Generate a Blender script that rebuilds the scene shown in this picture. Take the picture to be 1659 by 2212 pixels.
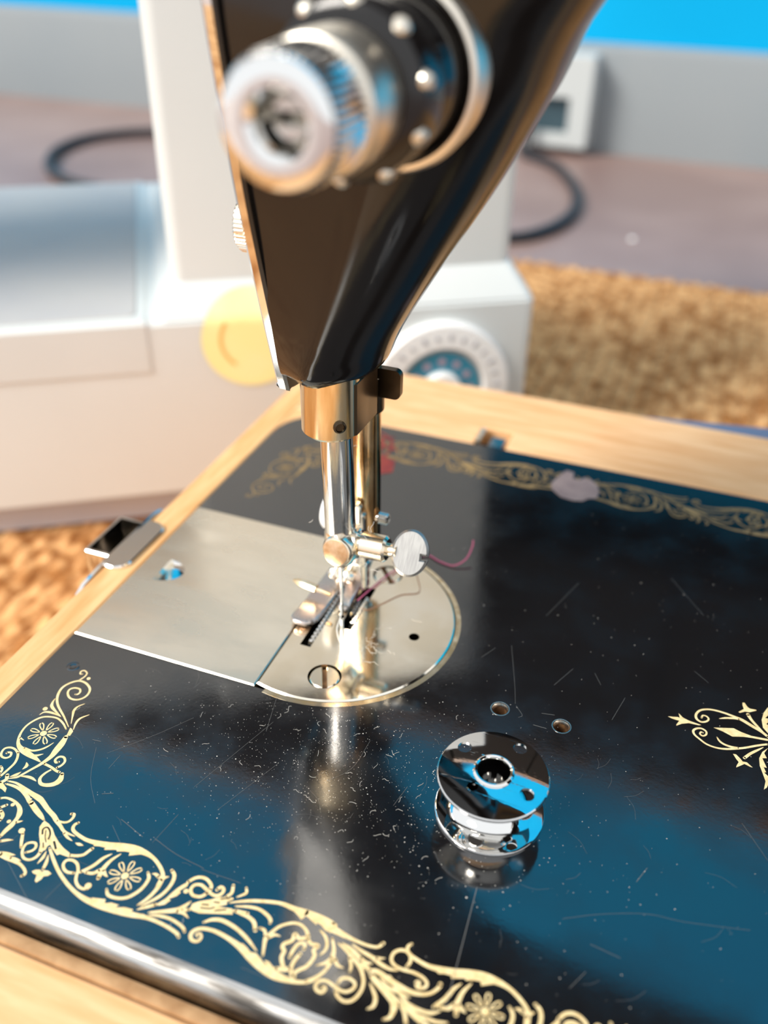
import bpy, bmesh, math, random
from math import pi, sin, cos, radians
from mathutils import Vector, Matrix
from mathutils.geometry import tessellate_polygon

for o in list(bpy.data.objects): bpy.data.objects.remove(o)
scene = bpy.context.scene
COL = scene.collection
MM = 0.001
rnd = random.Random(7)

# ------------------------------------------------------------------ camera
cam = bpy.data.cameras.new('camera')
camo = bpy.data.objects.new('camera', cam); COL.objects.link(camo); scene.camera = camo
CAM_R = [[0.935467, 0.21028, -0.284049], [0.353081, -0.521174, 0.776989], [0.015346, -0.82714, -0.561787]]
CAM_F, CAM_C = 1988.16, (66.39, -153.73, 144.0)
_r = [Vector(r) for r in CAM_R]
_right = Vector((_r[0][0], _r[1][0], _r[2][0])); _down = Vector((_r[0][1], _r[1][1], _r[2][1])); _fwd = Vector((_r[0][2], _r[1][2], _r[2][2]))
m = Matrix.Identity(4)
for i in range(3):
    m[i][0], m[i][1], m[i][2], m[i][3] = _right[i], -_down[i], -_fwd[i], CAM_C[i]*MM
camo.matrix_world = m
cam.sensor_fit = 'HORIZONTAL'; cam.sensor_width = 36.0; cam.lens = CAM_F/1659*36.0
cam.clip_start = 0.005; cam.clip_end = 30
cam.dof.use_dof = True; cam.dof.focus_distance = 0.184; cam.dof.aperture_fstop = 12.0

# ------------------------------------------------------------------ light
world = bpy.data.worlds.new('world'); scene.world = world; world.use_nodes = True
bg = world.node_tree.nodes['Background']; bg.inputs[0].default_value = (0.94, 0.97, 1.0, 1); bg.inputs[1].default_value = 0.9
sun = bpy.data.lights.new('sun', 'SUN'); suno = bpy.data.objects.new('sun', sun); COL.objects.link(suno)
sun.energy = 3.4; sun.angle = radians(24); sun.color = (1.0, 0.95, 0.87)
SUN_FROM = Vector((-0.66, -0.74, 0.86)).normalized()
suno.rotation_euler = SUN_FROM.to_track_quat('Z', 'Y').to_euler()
suno.location = SUN_FROM*3
vs = scene.view_settings
vs.view_transform = 'Standard'; vs.look = 'None'; vs.gamma = 1.0; vs.use_curve_mapping = False
vs.exposure = 0.35

# ------------------------------------------------------------------ helpers
def link(o, parent=None):
    COL.objects.link(o)
    if parent is not None: o.parent = parent
    return o
def tag(o, label=None, cat=None, group=None, kind=None):
    if label: o['label'] = label
    if cat: o['category'] = cat
    if group: o['group'] = group
    if kind: o['kind'] = kind
    return o
def empty(name, loc=(0, 0, 0)):
    o = bpy.data.objects.new(name, None); o.empty_display_size = 0.01; COL.objects.link(o); o.location = Vector(loc)*MM
    return o
ORIGIN = {}
class MB:
    """collects geometry in millimetres (world coordinates)"""
    def __init__(self): self.v = []; self.f = []
    def add(self, vs, fs):
        b = len(self.v); self.v += [tuple(v) for v in vs]; self.f += [tuple(b+i for i in f) for f in fs]; return self
    def build(self, name, mat, parent=None, smooth=True, angle=35):
        off = parent_offset(parent)
        me = bpy.data.meshes.new(name)
        me.from_pydata([((x*MM-off[0]), (y*MM-off[1]), (z*MM-off[2])) for x, y, z in self.v], [], self.f)
        bm = bmesh.new(); bm.from_mesh(me); bmesh.ops.recalc_face_normals(bm, faces=bm.faces); bm.to_mesh(me); bm.free()
        me.materials.append(mat)
        if smooth:
            me.polygons.foreach_set('use_smooth', [True]*len(me.polygons))
            me.set_sharp_from_angle(angle=radians(angle))
        me.update()
        return link(bpy.data.objects.new(name, me), parent)
def parent_offset(p):
    off = Vector((0, 0, 0))
    while p is not None:
        off += p.location; p = p.parent
    return off
def frame(origin, axis, ref=(0, 0, 1)):
    """maps local (u,v,h): h along axis"""
    a = Vector(axis).normalized(); r = Vector(ref)
    if abs(a.dot(r)) > .98: r = Vector((1, 0, 0))
    u = r.cross(a).normalized(); v = a.cross(u); o = Vector(origin)
    return lambda p: tuple(o+u*p[0]+v*p[1]+a*p[2])
ID = lambda p: tuple(p)
def lathe(mb, prof, fr=ID, n=32, closed=False, cap=True):
    """prof: list of (r,h)"""
    vs, fs = [], []
    k = len(prof)
    for i in range(n):
        a = 2*pi*i/n
        for r, h in prof: vs.append(fr((r*cos(a), r*sin(a), h)))
    for i in range(n):
        j = (i+1) % n
        for q in range(k if closed else k-1):
            q2 = (q+1) % k
            fs.append((i*k+q, j*k+q, j*k+q2, i*k+q2))
    if cap and not closed:
        if prof[0][0] > 1e-6: fs.append(tuple(i*k for i in range(n)))
        if prof[-1][0] > 1e-6: fs.append(tuple(i*k+k-1 for i in reversed(range(n))))
    return mb.add(vs, fs)
def cyl(mb, p, q, r, r2=None, n=24, bev=0.0):
    p, q = Vector(p), Vector(q); L = (q-p).length; r2 = r if r2 is None else r2
    if bev: prof = [(r-bev, 0), (r, bev), (r2, L-bev), (r2-bev, L)]
    else: prof = [(r, 0), (r2, L)]
    return lathe(mb, prof, frame(p, q-p), n)
def plate(mb, outer, holes, z0, z1, fr=ID, bev=0.0):
    """flat plate with holes: outer/holes are 2-d loops"""
    def area(l): return sum(l[i][0]*l[(i+1) % len(l)][1]-l[(i+1) % len(l)][0]*l[i][1] for i in range(len(l)))
    if area(outer) < 0: outer = outer[::-1]
    top = outer
    if bev:
        n = len(outer); top = []
        for i in range(n):
            a, b, c = Vector(outer[i-1]), Vector(outer[i]), Vector(outer[(i+1) % n])
            d1 = (b-a); d2 = (c-b)
            n1 = Vector((-d1.y, d1.x)); n2 = Vector((-d2.y, d2.x))
            if n1.length > 0: n1.normalize()
            if n2.length > 0: n2.normalize()
            nn = n1+n2
            nn = nn.normalized() if nn.length > 1e-6 else n1
            top.append(tuple(b+nn*bev/max(.5, nn.dot(n1))))
    loops = [top]+holes
    flat = [p for l in loops for p in l]
    tris = tessellate_polygon([[Vector((p[0], p[1], 0)) for p in l] for l in loops])
    N = len(flat)
    vs = [fr((p[0], p[1], z1)) for p in flat]
    fs = [tuple(t) for t in tris]
    flat2 = [p for l in [outer]+holes for p in l]
    vs += [fr((p[0], p[1], z0)) for p in flat2]
    fs += [tuple(N+i for i in reversed(t)) for t in tris]
    b = 0
    for li, l in enumerate(loops):
        k = len(l)
        if li == 0 and bev:
            m0 = len(vs); vs += [fr((p[0], p[1], z1-bev)) for p in outer]
            for i in range(k):
                j = (i+1) % k
                fs += [(b+i, b+j, m0+j, m0+i), (m0+i, m0+j, N+b+j, N+b+i)]
        else:
            for i in range(k):
                j = (i+1) % k
                fs.append((b+i, b+j, N+b+j, N+b+i))
        b += k
    return mb.add(vs, fs)
def circ(cx, cy, r, n=24, a0=0, a1=2*pi, end=False):
    m_ = n+1 if end else n
    return [(cx+r*cos(a0+(a1-a0)*i/n), cy+r*sin(a0+(a1-a0)*i/n)) for i in range(m_)]
def rrect(x0, y0, x1, y1, r, n=5):
    out = []
    for cx, cy, a in ((x1-r, y1-r, 0), (x0+r, y1-r, pi/2), (x0+r, y0+r, pi), (x1-r, y0+r, 1.5*pi)):
        out += circ(cx, cy, r, n, a, a+pi/2, True)
    return out
def box(mb, a, b, fr=ID, bev=0.0):
    return plate(mb, [(a[0], a[1]), (b[0], a[1]), (b[0], b[1]), (a[0], b[1])], [], a[2], b[2], fr, bev)
def catmull(pts, per=6, closed=False):
    P = [Vector(p) for p in pts]; n = len(P); out = []
    rng = range(n if closed else n-1)
    for i in rng:
        p0 = P[i-1] if (i > 0 or closed) else P[0]*2-P[1]
        p1 = P[i]; p2 = P[(i+1) % n]
        p3 = P[(i+2) % n] if (i+2 < n or closed) else P[n-1]*2-P[n-2]
        for s in range(per):
            t = s/per
            out.append(0.5*((2*p1)+(-p0+p2)*t+(2*p0-5*p1+4*p2-p3)*t*t+(-p0+3*p1-3*p2+p3)*t**3))
    if not closed: out.append(P[-1])
    return out
def tube(mb, pts, r, n=8, per=6, taper=None):
    C_ = catmull(pts, per); vs, fs = [], []
    N = len(C_); prev = None
    for i, c in enumerate(C_):
        d = (C_[min(i+1, N-1)]-C_[max(i-1, 0)]).normalized()
        u = prev if prev is not None else (Vector((0, 0, 1)) if abs(d.z) < .9 else Vector((1, 0, 0)))
        u = (u-d*u.dot(d)).normalized(); prev = u; v = d.cross(u)
        rr = r*(taper(i/(N-1)) if taper else 1)
        vs += [tuple(c+(u*cos(2*pi*k/n)+v*sin(2*pi*k/n))*rr) for k in range(n)]
    for i in range(N-1):
        for k in range(n):
            k2 = (k+1) % n
            fs.append((i*n+k, i*n+k2, (i+1)*n+k2, (i+1)*n+k))
    fs.append(tuple(range(n))[::-1]); fs.append(tuple((N-1)*n+k for k in range(n)))
    return mb.add(vs, fs)
def loft(mb, secs, cap0=True, cap1=True, closed=True):
    n = len(secs[0]); vs = [p for s in secs for p in s]; fs = []
    for i in range(len(secs)-1):
        for k in range(n if closed else n-1):
            k2 = (k+1) % n
            fs.append((i*n+k, i*n+k2, (i+1)*n+k2, (i+1)*n+k))
    if cap0: fs.append(tuple(range(n))[::-1])
    if cap1: fs.append(tuple((len(secs)-1)*n+k for k in range(n)))
    return mb.add(vs, fs)

# ------------------------------------------------------------------ materials
MATS = {}
def material(name, color, rough=.4, metal=0.0, spec=.5, c2=None, nscale=60, rvar=0.0, bump=0.0, bscale=200, coat=0.0, stretch=None, ior=1.5, detail=4, lo=.35, hi=.65):
    """principled material; colour and roughness varied by object-space noise"""
    mt = bpy.data.materials.new(name); mt.use_nodes = True; nt = mt.node_tree; b = nt.nodes['Principled BSDF']
    b.inputs['Base Color'].default_value = (*color, 1); b.inputs['Roughness'].default_value = rough
    b.inputs['Metallic'].default_value = metal; b.inputs['Specular IOR Level'].default_value = spec; b.inputs['IOR'].default_value = ior
    b.inputs['Coat Weight'].default_value = coat; b.inputs['Coat Roughness'].default_value = .06
    tc = nt.nodes.new('ShaderNodeTexCoord'); vec = tc.outputs['Object']
    if stretch:
        mp = nt.nodes.new('ShaderNodeMapping'); mp.inputs['Scale'].default_value = stretch; nt.links.new(vec, mp.inputs[0]); vec = mp.outputs[0]
    def noise(scale, det):
        n = nt.nodes.new('ShaderNodeTexNoise'); n.inputs['Scale'].default_value = scale; n.inputs['Detail'].default_value = det
        nt.links.new(vec, n.inputs['Vector']); return n
    if c2 is not None or rvar:
        n = noise(nscale, detail); cr = nt.nodes.new('ShaderNodeMapRange'); cr.inputs['From Min'].default_value = lo; cr.inputs['From Max'].default_value = hi
        nt.links.new(n.outputs['Fac'], cr.inputs['Value'])
        if c2 is not None:
            mx = nt.nodes.new('ShaderNodeMix'); mx.data_type = 'RGBA'; mx.inputs['A'].default_value = (*color, 1); mx.inputs['B'].default_value = (*c2, 1)
            nt.links.new(cr.outputs[0], mx.inputs['Factor']); nt.links.new(mx.outputs['Result'], b.inputs['Base Color'])
        if rvar:
            r2 = nt.nodes.new('ShaderNodeMapRange'); r2.inputs['To Min'].default_value = max(.02, rough-rvar); r2.inputs['To Max'].default_value = rough+rvar
            nt.links.new(cr.outputs[0], r2.inputs['Value']); nt.links.new(r2.outputs[0], b.inputs['Roughness'])
    if bump:
        n = noise(bscale, 3); bp_ = nt.nodes.new('ShaderNodeBump'); bp_.inputs['Strength'].default_value = bump; bp_.inputs['Distance'].default_value = .0005
        nt.links.new(n.outputs['Fac'], bp_.inputs['Height']); nt.links.new(bp_.outputs[0], b.inputs['Normal'])
    MATS[name] = mt
    return mt
M_black = material('black_japan_enamel', (.006, .006, .007), .12, spec=1.0, ior=1.62, rvar=.05, nscale=90, bump=.012, bscale=1400, coat=.35)
M_headblack = material('black_head_enamel', (.008, .007, .007), .15, spec=.5, rvar=.05, nscale=70, bump=.01, bscale=900, coat=.0)
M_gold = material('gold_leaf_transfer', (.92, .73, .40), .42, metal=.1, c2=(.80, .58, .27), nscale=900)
M_goldback = material('darker_gold_transfer', (.33, .215, .085), .5, metal=.2, c2=(.20, .13, .055), nscale=400)  # darker and browner than the front border's gold
M_red = material('red_transfer', (.24, .03, .02), .5, c2=(.14, .012, .018), nscale=300)
M_ink = material('black_print', (.01, .01, .01), .3)
M_nickel = material('nickel_plate', (.95, .89, .78), .17, metal=1, c2=(.90, .79, .62), nscale=70, rvar=.05, bump=.01, bscale=300)
M_slide = material('brushed_nickel_slide', (.97, .90, .77), .24, metal=1, c2=(.93, .82, .66), nscale=45, rvar=.06, bump=.006, bscale=60, stretch=(1, 3, 1))
M_chrome = material('bright_chrome', (.86, .85, .83), .07, metal=1, rvar=.03, nscale=120)
M_bobbin = material('bobbin_chrome', (.84, .83, .81), .05, metal=1, rvar=.02, nscale=150)
M_steel = material('polished_steel_bar', (.78, .76, .73), .13, metal=1, c2=(.70, .66, .60), nscale=60, stretch=(30, 30, 1), rvar=.05)
M_brass = material('tarnished_presser_bar', (.42, .24, .10), .22, metal=1, c2=(.75, .58, .36), nscale=180, stretch=(1, 1, .4), rvar=.1, bump=.05, bscale=500)
M_bush = material('yellowed_nickel_bushing', (.90, .80, .60), .18, metal=1, c2=(.72, .52, .28), nscale=120, stretch=(3, 3, .5), rvar=.05)
M_darkmetal = material('dark_browned_steel', (.06, .044, .03), .30, metal=1, c2=(.11, .08, .05), nscale=120)
M_copper = material('worn_copper_face', (.58, .33, .16), .38, metal=.8, c2=(.72, .50, .32), nscale=500)
M_brushed = material('brushed_steel_face', (.46, .45, .43), .40, metal=1, c2=(.36, .35, .34), nscale=300, stretch=(10, 1, 1))
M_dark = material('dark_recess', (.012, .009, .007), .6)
M_edge = material('worn_bare_iron_edge', (.58, .57, .55), .30, metal=1, c2=(.07, .065, .06), nscale=420, stretch=(.10, 1, 1), rvar=.1, bump=.25, bscale=500, lo=.44, hi=.62)
M_wood = material('light_oak_wood', (.70, .38, .17), .55, spec=.25, c2=(.82, .52, .28), nscale=60, stretch=(.7, 6, 6), bump=.06, bscale=260)
M_woody = material('light_oak_wood_cross', (.66, .34, .13), .55, spec=.25, c2=(.78, .48, .23), nscale=60, stretch=(6, .7, 6), bump=.06, bscale=260)
M_woodedge = material('raw_wood_rebate', (.36, .19, .08), .6, c2=(.52, .31, .15), nscale=200, bump=.2, bscale=700)
M_tan = material('pale_wood_sawn', (.80, .57, .36), .5, c2=(.72, .46, .25), nscale=150, bump=.06)
M_cream = material('cream_enamel', (.66, .69, .685), .30, spec=.4, c2=(.64, .67, .665), nscale=20)
M_plinth = material('grey_plinth_plastic', (.44, .46, .54), .5)
M_bedplate = material('satin_aluminium_plate', (.50, .49, .48), .42, spec=.4, c2=(.46, .455, .46), nscale=20)
M_yellow = material('yellow_paper_sticker', (.90, .82, .36), .6, c2=(.92, .84, .42), nscale=60)
M_stickerink = material('orange_sticker_print', (.85, .50, .15), .6)
M_white = material('white_plastic', (.86, .86, .85), .35)
M_teal = material('teal_print', (.03, .22, .34), .4, c2=(.06, .28, .40), nscale=120)
M_greyprint = material('grey_print', (.45, .45, .48), .5)
M_pinkprint = material('mauve_print', (.42, .32, .40), .5)
M_wall = material('bright_blue_paint', (.003, .33, .64), .7, spec=.05, c2=(.004, .36, .67), nscale=4)
M_skirt = material('grey_white_gloss_paint', (.255, .28, .295), .5, spec=.25, c2=(.235, .265, .285), nscale=6)
M_floor = material('pinkish_floor_boards', (.25, .16, .14), .36, c2=(.33, .225, .20), nscale=7, spec=.5, bump=.05, bscale=40)
M_rug = material('jute_yarn', (.36, .145, .04), .85, c2=(.78, .45, .20), nscale=110, bump=.5, bscale=900, spec=.2, lo=.38, hi=.62)
M_cord = material('black_rubber_flex', (.018, .018, .022), .45)
M_blue = material('slate_blue', (.12, .17, .28), .8)
M_boxteal = material('dark_teal_grille', (.035, .07, .09), .5)
M_pink = material('pink_sewing_thread', (.62, .13, .24), .7)
M_tanthread = material('brown_thread', (.32, .17, .10), .7)
M_whitethread = material('white_thread', (.85, .82, .76), .7)
M_lint = material('pale_lint', (.62, .58, .52), .8)
M_chip = material('chipped_paint_primer', (.20, .145, .145), .6, c2=(.28, .21, .20), nscale=200)
M_scratch = material('fine_scratch', (.20, .195, .185), .5)
M_hole = material('rusty_bore', (.30, .16, .07), .5, metal=.6, c2=(.12, .06, .03), nscale=700)
M_rim = material('worn_hole_rim', (.80, .74, .66), .25, metal=1)
M_satin = material('satin_nickel', (.82, .76, .66), .34, metal=1, rvar=.05, nscale=120)
M_walnut = material('dark_stained_wood', (.008, .006, .005), .8, spec=.1, c2=(.012, .008, .006), nscale=30, stretch=(1, 1, 8))
M_walnuttop = material('brown_wood_board', (.16, .085, .045), .5, c2=(.22, .12, .07), nscale=30, stretch=(1, 8, 8))
M_foot = material('worn_foot_steel', (.60, .55, .51), .27, metal=1, c2=(.66, .52, .47), nscale=160, rvar=.06)
M_box = material('grey_white_socket_plastic', (.50, .53, .53), .5, spec=.3)
M_nplate = material('polished_needle_plate', (.95, .89, .78), .10, metal=1, c2=(.90, .79, .62), nscale=70, rvar=.04, bump=.006, bscale=300)

# ================================================================== the room
FLOOR_Z, RUG_Z, WALL_Y = -88.0, -85.0, 905.0
mb = MB(); box(mb, (-1800, -1600, FLOOR_Z-20), (1800, WALL_Y+60, FLOOR_Z)); tag(mb.build('floor', M_floor, None, False), kind='structure')
mb = MB(); box(mb, (-1800, WALL_Y, FLOOR_Z), (1800, WALL_Y+60, 2300)); tag(mb.build('wall_back', M_wall, None, False), kind='structure')
mb = MB()
prof = [(WALL_Y, FLOOR_Z), (WALL_Y-13, FLOOR_Z), (WALL_Y-13, 8), (WALL_Y-11, 13), (WALL_Y-7, 15.5), (WALL_Y, 16)]
loft(mb, [[(x, y, z) for y, z in prof] for x in (-1800, 1800)]); tag(mb.build('baseboard_back', M_skirt), kind='structure')

# guessed dark cabinets, added out of view for dark reflections in polished surfaces
for x0, x1, z0, z1, lab in ((-345, 1000, 520, 880, 'long low dark cabinet added out of view for its reflection'), (-1150, -355, 560, 1150, 'tall dark cabinet added out of view for its reflection')):
    wc = empty('added_cabinet', ((x0+x1)/2, WALL_Y-60, z0)); tag(wc, lab, 'cabinet')
    mb = MB(); box(mb, (x0, WALL_Y-118, z0), (x1, WALL_Y-.5, z1)); mb.build('carcass', M_walnut, wc, False)
    mb = MB(); box(mb, (x0-4, WALL_Y-132, z1+.2), (x1+4, WALL_Y-.5, z1+48), bev=3); mb.build('top_board', M_walnuttop, wc, False)
    nd = 3 if x1 > 0 else 2
    for k in range(nd):
        w = (x1-x0)/nd; mb = MB(); box(mb, (x0+k*w+4, z0+5, 0), (x0+(k+1)*w-4, z1-5, 14), lambda p: (p[0], WALL_Y-118.2-p[2], p[1]), bev=2); dr = mb.build('added_cabinet_door', M_walnut, wc, False)

# ================================================================== jute rug
rug = MB(); plate(rug, rrect(-640, -520, 560, 516, 6), [], FLOOR_Z, FLOOR_Z+1.2)
rug = rug.build('jute_rug', M_rug, None, False)
tag(rug, 'golden brown braided jute rug under both sewing machines', 'rug')
mb = MB()
PX, PYT = 8.6, 14.0
def rug_rows(x0, x1, y0, y1, step):
    nrow = int((x1-x0)/PX); ny = int((y1-y0)/step)
    us = (-1, -.72, -.25, .25, .72, 1)
    for r in range(nrow):
        xc = x0+(r+.5)*PX; ph = (r % 2)*.5+rnd.uniform(-.12, .12); vs, fs = [], []
        wob = rnd.uniform(0, 6)
        for j in range(ny+1):
            y = y0+(y1-y0)*j/ny
            for u in us:
                q = y/PYT+ph+.38*u
                s_ = abs(sin(pi*q))
                z = FLOOR_Z+.3+4.0*math.sqrt(max(0, 1-u*u*.92))*(.45+.55*s_)
                vs.append((xc+u*PX*.52+.5*sin(y/23+wob), y, z))
        k = len(us)
        for j in range(ny):
            for i in range(k-1): fs.append((j*k+i, j*k+i+1, (j+1)*k+i+1, (j+1)*k+i))
        mb.add(vs, fs)
rug_rows(-70, 330, 130, 514, 2.0)
rug_rows(-420, -50, -260, 128, 2.2)
rug_rows(-420, -72, 130, 514, 4.0)
wv = mb.build('braided_pile', M_rug, rug, True, 80); tag(wv, kind='stuff')

# ================================================================== wall box, cord, crumb
wb = empty('wall_socket_box', (-130, 892, -80)); tag(wb, 'pale square socket box with dark teal opening on the baseboard', 'wall socket')
fr = lambda p: (p[0], 892-p[2], p[1])
mb = MB(); plate(mb, rrect(-172, -80, -89.5, 8.4, 3), [rrect(-160, -66, -111, -31, 2)], 0, 31, fr, bev=1.5); mb.build('housing', M_box, wb)
mb = MB(); plate(mb, rrect(-160.5, -66.5, -110.5, -30.5, 2), [], 18, 21, fr); mb.build('socket_face', M_boxteal, wb)
mb = MB(); tube(mb, [(-150, 853, -50), (-150, 846, -78), (-147, 836, -83.2), (-106, 797, -83.2), (-72, 720, -83.2), (-60, 648, -83.2), (-70, 589, -83.2), (-100, 553, -83.2), (-180, 538, -83.2), (-300, 542, -83.2), (-450, 545, -83.2), (-533, 572, -83.2), (-582, 632, -83.2), (-595, 692, -83.2), (-578, 736, -83.2), (-540, 765, -83.2), (-440, 800, -83.2), (-380, 815, -83.2)], 4.6, 10, 8)
tag(mb.build('power_cord', M_cord), 'black power cord looped across the floor behind the cream machine', 'cord')
mb = MB(); lathe(mb, [(0, -.2), (2.0, .2), (2.6, 1.2), (1.6, 2.3), (0, 2.6)], frame((-3, 604, FLOOR_Z+.2), (0, 0, 1)), 12)
tag(mb.build('white_crumb', M_white), 'tiny white crumb on the bare floor beyond the rug', 'crumb')

# ================================================================== cream electric machine
A0 = Vector((-189.5, 80.9, RUG_Z)); U0 = Vector((.837, .547, 0)); N0 = Vector((-.547, .837, 0))
L = lambda p: tuple(A0+U0*p[0]+N0*p[1]+Vector((0, 0, p[2])))
cm = empty('electric_sewing_machine', A0+U0*60+N0*80); tag(cm, 'cream electric sewing machine with yellow sticker and teal dial behind the black machine', 'sewing machine')
mb = MB(); plate(mb, rrect(-165, 7, 221, 192, 6), [], 1.6, 17.5, L); mb.build('plinth', M_plinth, cm)
mb = MB(); plate(mb, rrect(-170, 0, 226, 200, 4), [], 17, 92.5, L, bev=2.0); mb.build('base_body', M_cream, cm)
mb = MB(); plate(mb, rrect(-171, -.7, 72, 200.5, 2), [], 72.7, 93.2, L, bev=1.6); et = mb.build('extension_table', M_cream, cm)
mb = MB(); plate(mb, rrect(-160, 5, 67.5, 196, 3), [], 93, 93.9, L, bev=.4); mb.build('table_plate', M_bedplate, et)
mb = MB()
loft(mb, [[L((x, y, 92.0)) for x, y in rrect(74.5, .6, 225.4, 199, 4)], [L((x, y, 98)) for x, y in rrect(78.5, 4.4, 221.8, 170, 4)], [L((x, y, 104)) for x, y in rrect(82, 8.8, 218, 135, 4)]]); mb.build('shoulder', M_cream, cm)
mb = MB(); plate(mb, rrect(82, 9, 217, 125, 5), [], 103, 292, L, bev=3); mb.build('column', M_cream, cm)
mb = MB(); loft(mb, [[L((s, t, z)) for t, z in rrect(9, 216, 122, 288, 14)] for s in (-172, 90)]); mb.build('upper_arm', M_cream, cm)
mb = MB(); plate(mb, rrect(-172, 22, -112, 96, 8), [], 128, 216, L); mb.build('needle_head', M_cream, cm)
def on_front(s, z, h): return L((s, -h, z))
DS, DZ = 186.5, 55.5
dfr = lambda p: on_front(DS+p[0], DZ+p[1], p[2])
mb = MB(); lathe(mb, [(29.5, -1), (29.5, 3.2), (28.4, 4.4), (19.2, 4.8), (18.6, 4.0), (18.2, 2.5)], dfr, 56); dial = mb.build('stitch_dial', M_white, cm)
mb = MB(); lathe(mb, [(18.2, 1), (18.2, 2.6), (17.2, 3.0)], dfr, 48); mb.build('dial_ring', M_bedplate, dial)
mb = MB(); lathe(mb, [(17.0, 2), (17.0, 3.3)], dfr, 48); mb.build('teal_disc', M_teal, dial)
mb = MB(); lathe(mb, [(8.6, 2), (8.6, 5.5), (7.6, 6.6), (0, 7.0)], dfr, 32); mb.build('dial_knob', M_white, dial)
mb = MB()
for i in range(14):
    a = pi*(.02+.96*i/13)
    fr2 = lambda p, a=a: dfr((cos(a)*p[0]-sin(a)*p[1], sin(a)*p[0]+cos(a)*p[1], p[2]))
    plate(mb, [(22.5, -.5-(i % 3)*.3), (25.3-(i % 2)*.8, -.6), (25.3-(i % 2)*.8, .6), (22.5, .5)], [], 4.3, 4.95, fr2)
mb.build('dial_numerals', M_greyprint, dial, False)
mb = MB()
for i in range(7):
    a = pi*(.0+1.0*i/6)
    fr2 = lambda p, a=a: dfr((cos(a)*p[0]-sin(a)*p[1], sin(a)*p[0]+cos(a)*p[1], p[2]))
    plate(mb, circ(12.6, 0, 1.7, 8), [], 3.2, 3.45, fr2)
mb.build('dial_symbols', M_pinkprint, dial, False)
# sticker folded over the ridge at z = 92.5
def sticker(R, z_mid, smid, h, mb, r0=0.0, a0=0, a1=2*pi, nr=10, na=40):
    vs, fs = [], []
    for i in range(nr+1):
        for j in range(na+1):
            r = r0+(R-r0)*i/nr; a = a0+(a1-a0)*j/na; s = smid+r*cos(a); v = z_mid+r*sin(a)-92.3
            if v <= 0: p = (s, -h-.05, 92.3+v)
            else: k = v/13.4; p = (s, .3+k*8.6-h*.8, 92.3+k*12.0+h*.6)
            vs.append(L(p))
    for i in range(nr):
        for j in range(na): fs.append((i*(na+1)+j, i*(na+1)+j+1, (i+1)*(na+1)+j+1, (i+1)*(na+1)+j))
    mb.add(vs, fs)
mb = MB(); sticker(19.8, 83.2, 110.5, .45, mb, r0=.01); st_ = mb.build('round_sticker', M_yellow, cm)
mb = MB(); sticker(13.2, 83.2, 110.5, .62, mb, r0=11.8, a0=pi*.80, a1=pi*1.30, nr=2, na=18); mb.build('sticker_print', M_stickerink, st_)

# ================================================================== wooden base
wbse = empty('wooden_machine_base', (60, 0, RUG_Z)); tag(wbse, 'pale oak wooden base framing the black sewing machine bed', 'machine base')
BX0, BY0, BY1, BXR = -55.3, -87.5, 91.6, 330.0
mb = MB(); plate(mb, [(-64, -95), (-55.7, -95), (-55.7, 92), (-55.7, 131), (-64, 131)], [], -84, -.15, bev=.5); lr = mb.build('side_rail', M_woody, wbse)
mb = MB(); plate(mb, [(-55.7, 91.9), (6, 91.9), (6, 103), (16.2, 103), (16.2, 91.9), (BXR, 91.9), (BXR, 130.2), (-55.7, 130.2)], [], -84, .1, bev=.4); mb.build('rear_rail', M_wood, wbse)
rc = circ(BX0+16, BY1-16, 16.3, 8, pi/2, pi, True)
mb = MB(); plate(mb, [(-55.7, 91.9)]+rc[::-1], [], -20, -.1); mb.build('corner_block', M_woody, wbse)
rc = circ(BX0+16, BY0+16, 16.7, 6, pi+.1, 1.33*pi, True)
mb = MB(); plate(mb, [(-55.65, -90.8), (rc[-1][0], -90.8)]+rc[::-1]+[(-55.65, rc[0][1])], [], -20, -3.2); mb.build('corner_block', M_woody, wbse)
mb = MB(); loft(mb, [[(x, y, z) for y, z in ((-240, -84), (-240, -4), (-238, -2.0), (-95.3, -2.0), (-94.7, -2.6), (-94.6, -84))] for x in (-64, BXR)]); mb.build('front_board', M_wood, wbse)
mb = MB(); loft(mb, [[(x, y, z) for y, z in ((-94.55, -12), (-94.55, -2.9), (-94.2, -2.3), (-93.0, -2.2), (-92.0, -2.7), (-91.5, -3.8), (-91.3, -12))] for x in (-55.6, BXR)]); mb.build('rebate_lip', M_woodedge, wbse)
mb = MB(); box(mb, (BXR-9, -94, -84), (BXR, 91.5, -.2)); mb.build('side_rail', M_woody, wbse)
mb = MB(); box(mb, (-63, -238, -84.3), (BXR-1, 130, -80)); mb.build('bottom_panel', M_wood, wbse)
mb = MB(); plate(mb, [(50, 130.3), (BXR, 130.3), (BXR, 141), (95, 138.6)], [], -3, -.3); mb.build('edge_strip', M_blue, wbse)  # slate blue strip along the rear rail's outer edge
# spring clip in the notch of the rear rail
mb = MB(); box(mb, (5.8, 92, -9), (16.4, 103.2, -6)); cl = mb.build('spring_clip', M_darkmetal, wbse)
mb = MB(); plate(mb, [(0, -8), (10, -8), (10, -.6), (9.2, .6), (7.5, .9), (0, .9)], [], 0, 1.5, lambda p: (6.3+p[2], 92.4+p[0], p[1])); mb.build('clip_prong', M_nickel, cl)
mb = MB(); plate(mb, [(0, -8), (7, -8), (7, -1.5), (6, -.2), (0, -.2)], [], 0, 4.4, lambda p: (10.6+p[2], 92.4+p[0], p[1])); mb.build('clip_prong', M_steel, cl)
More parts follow.
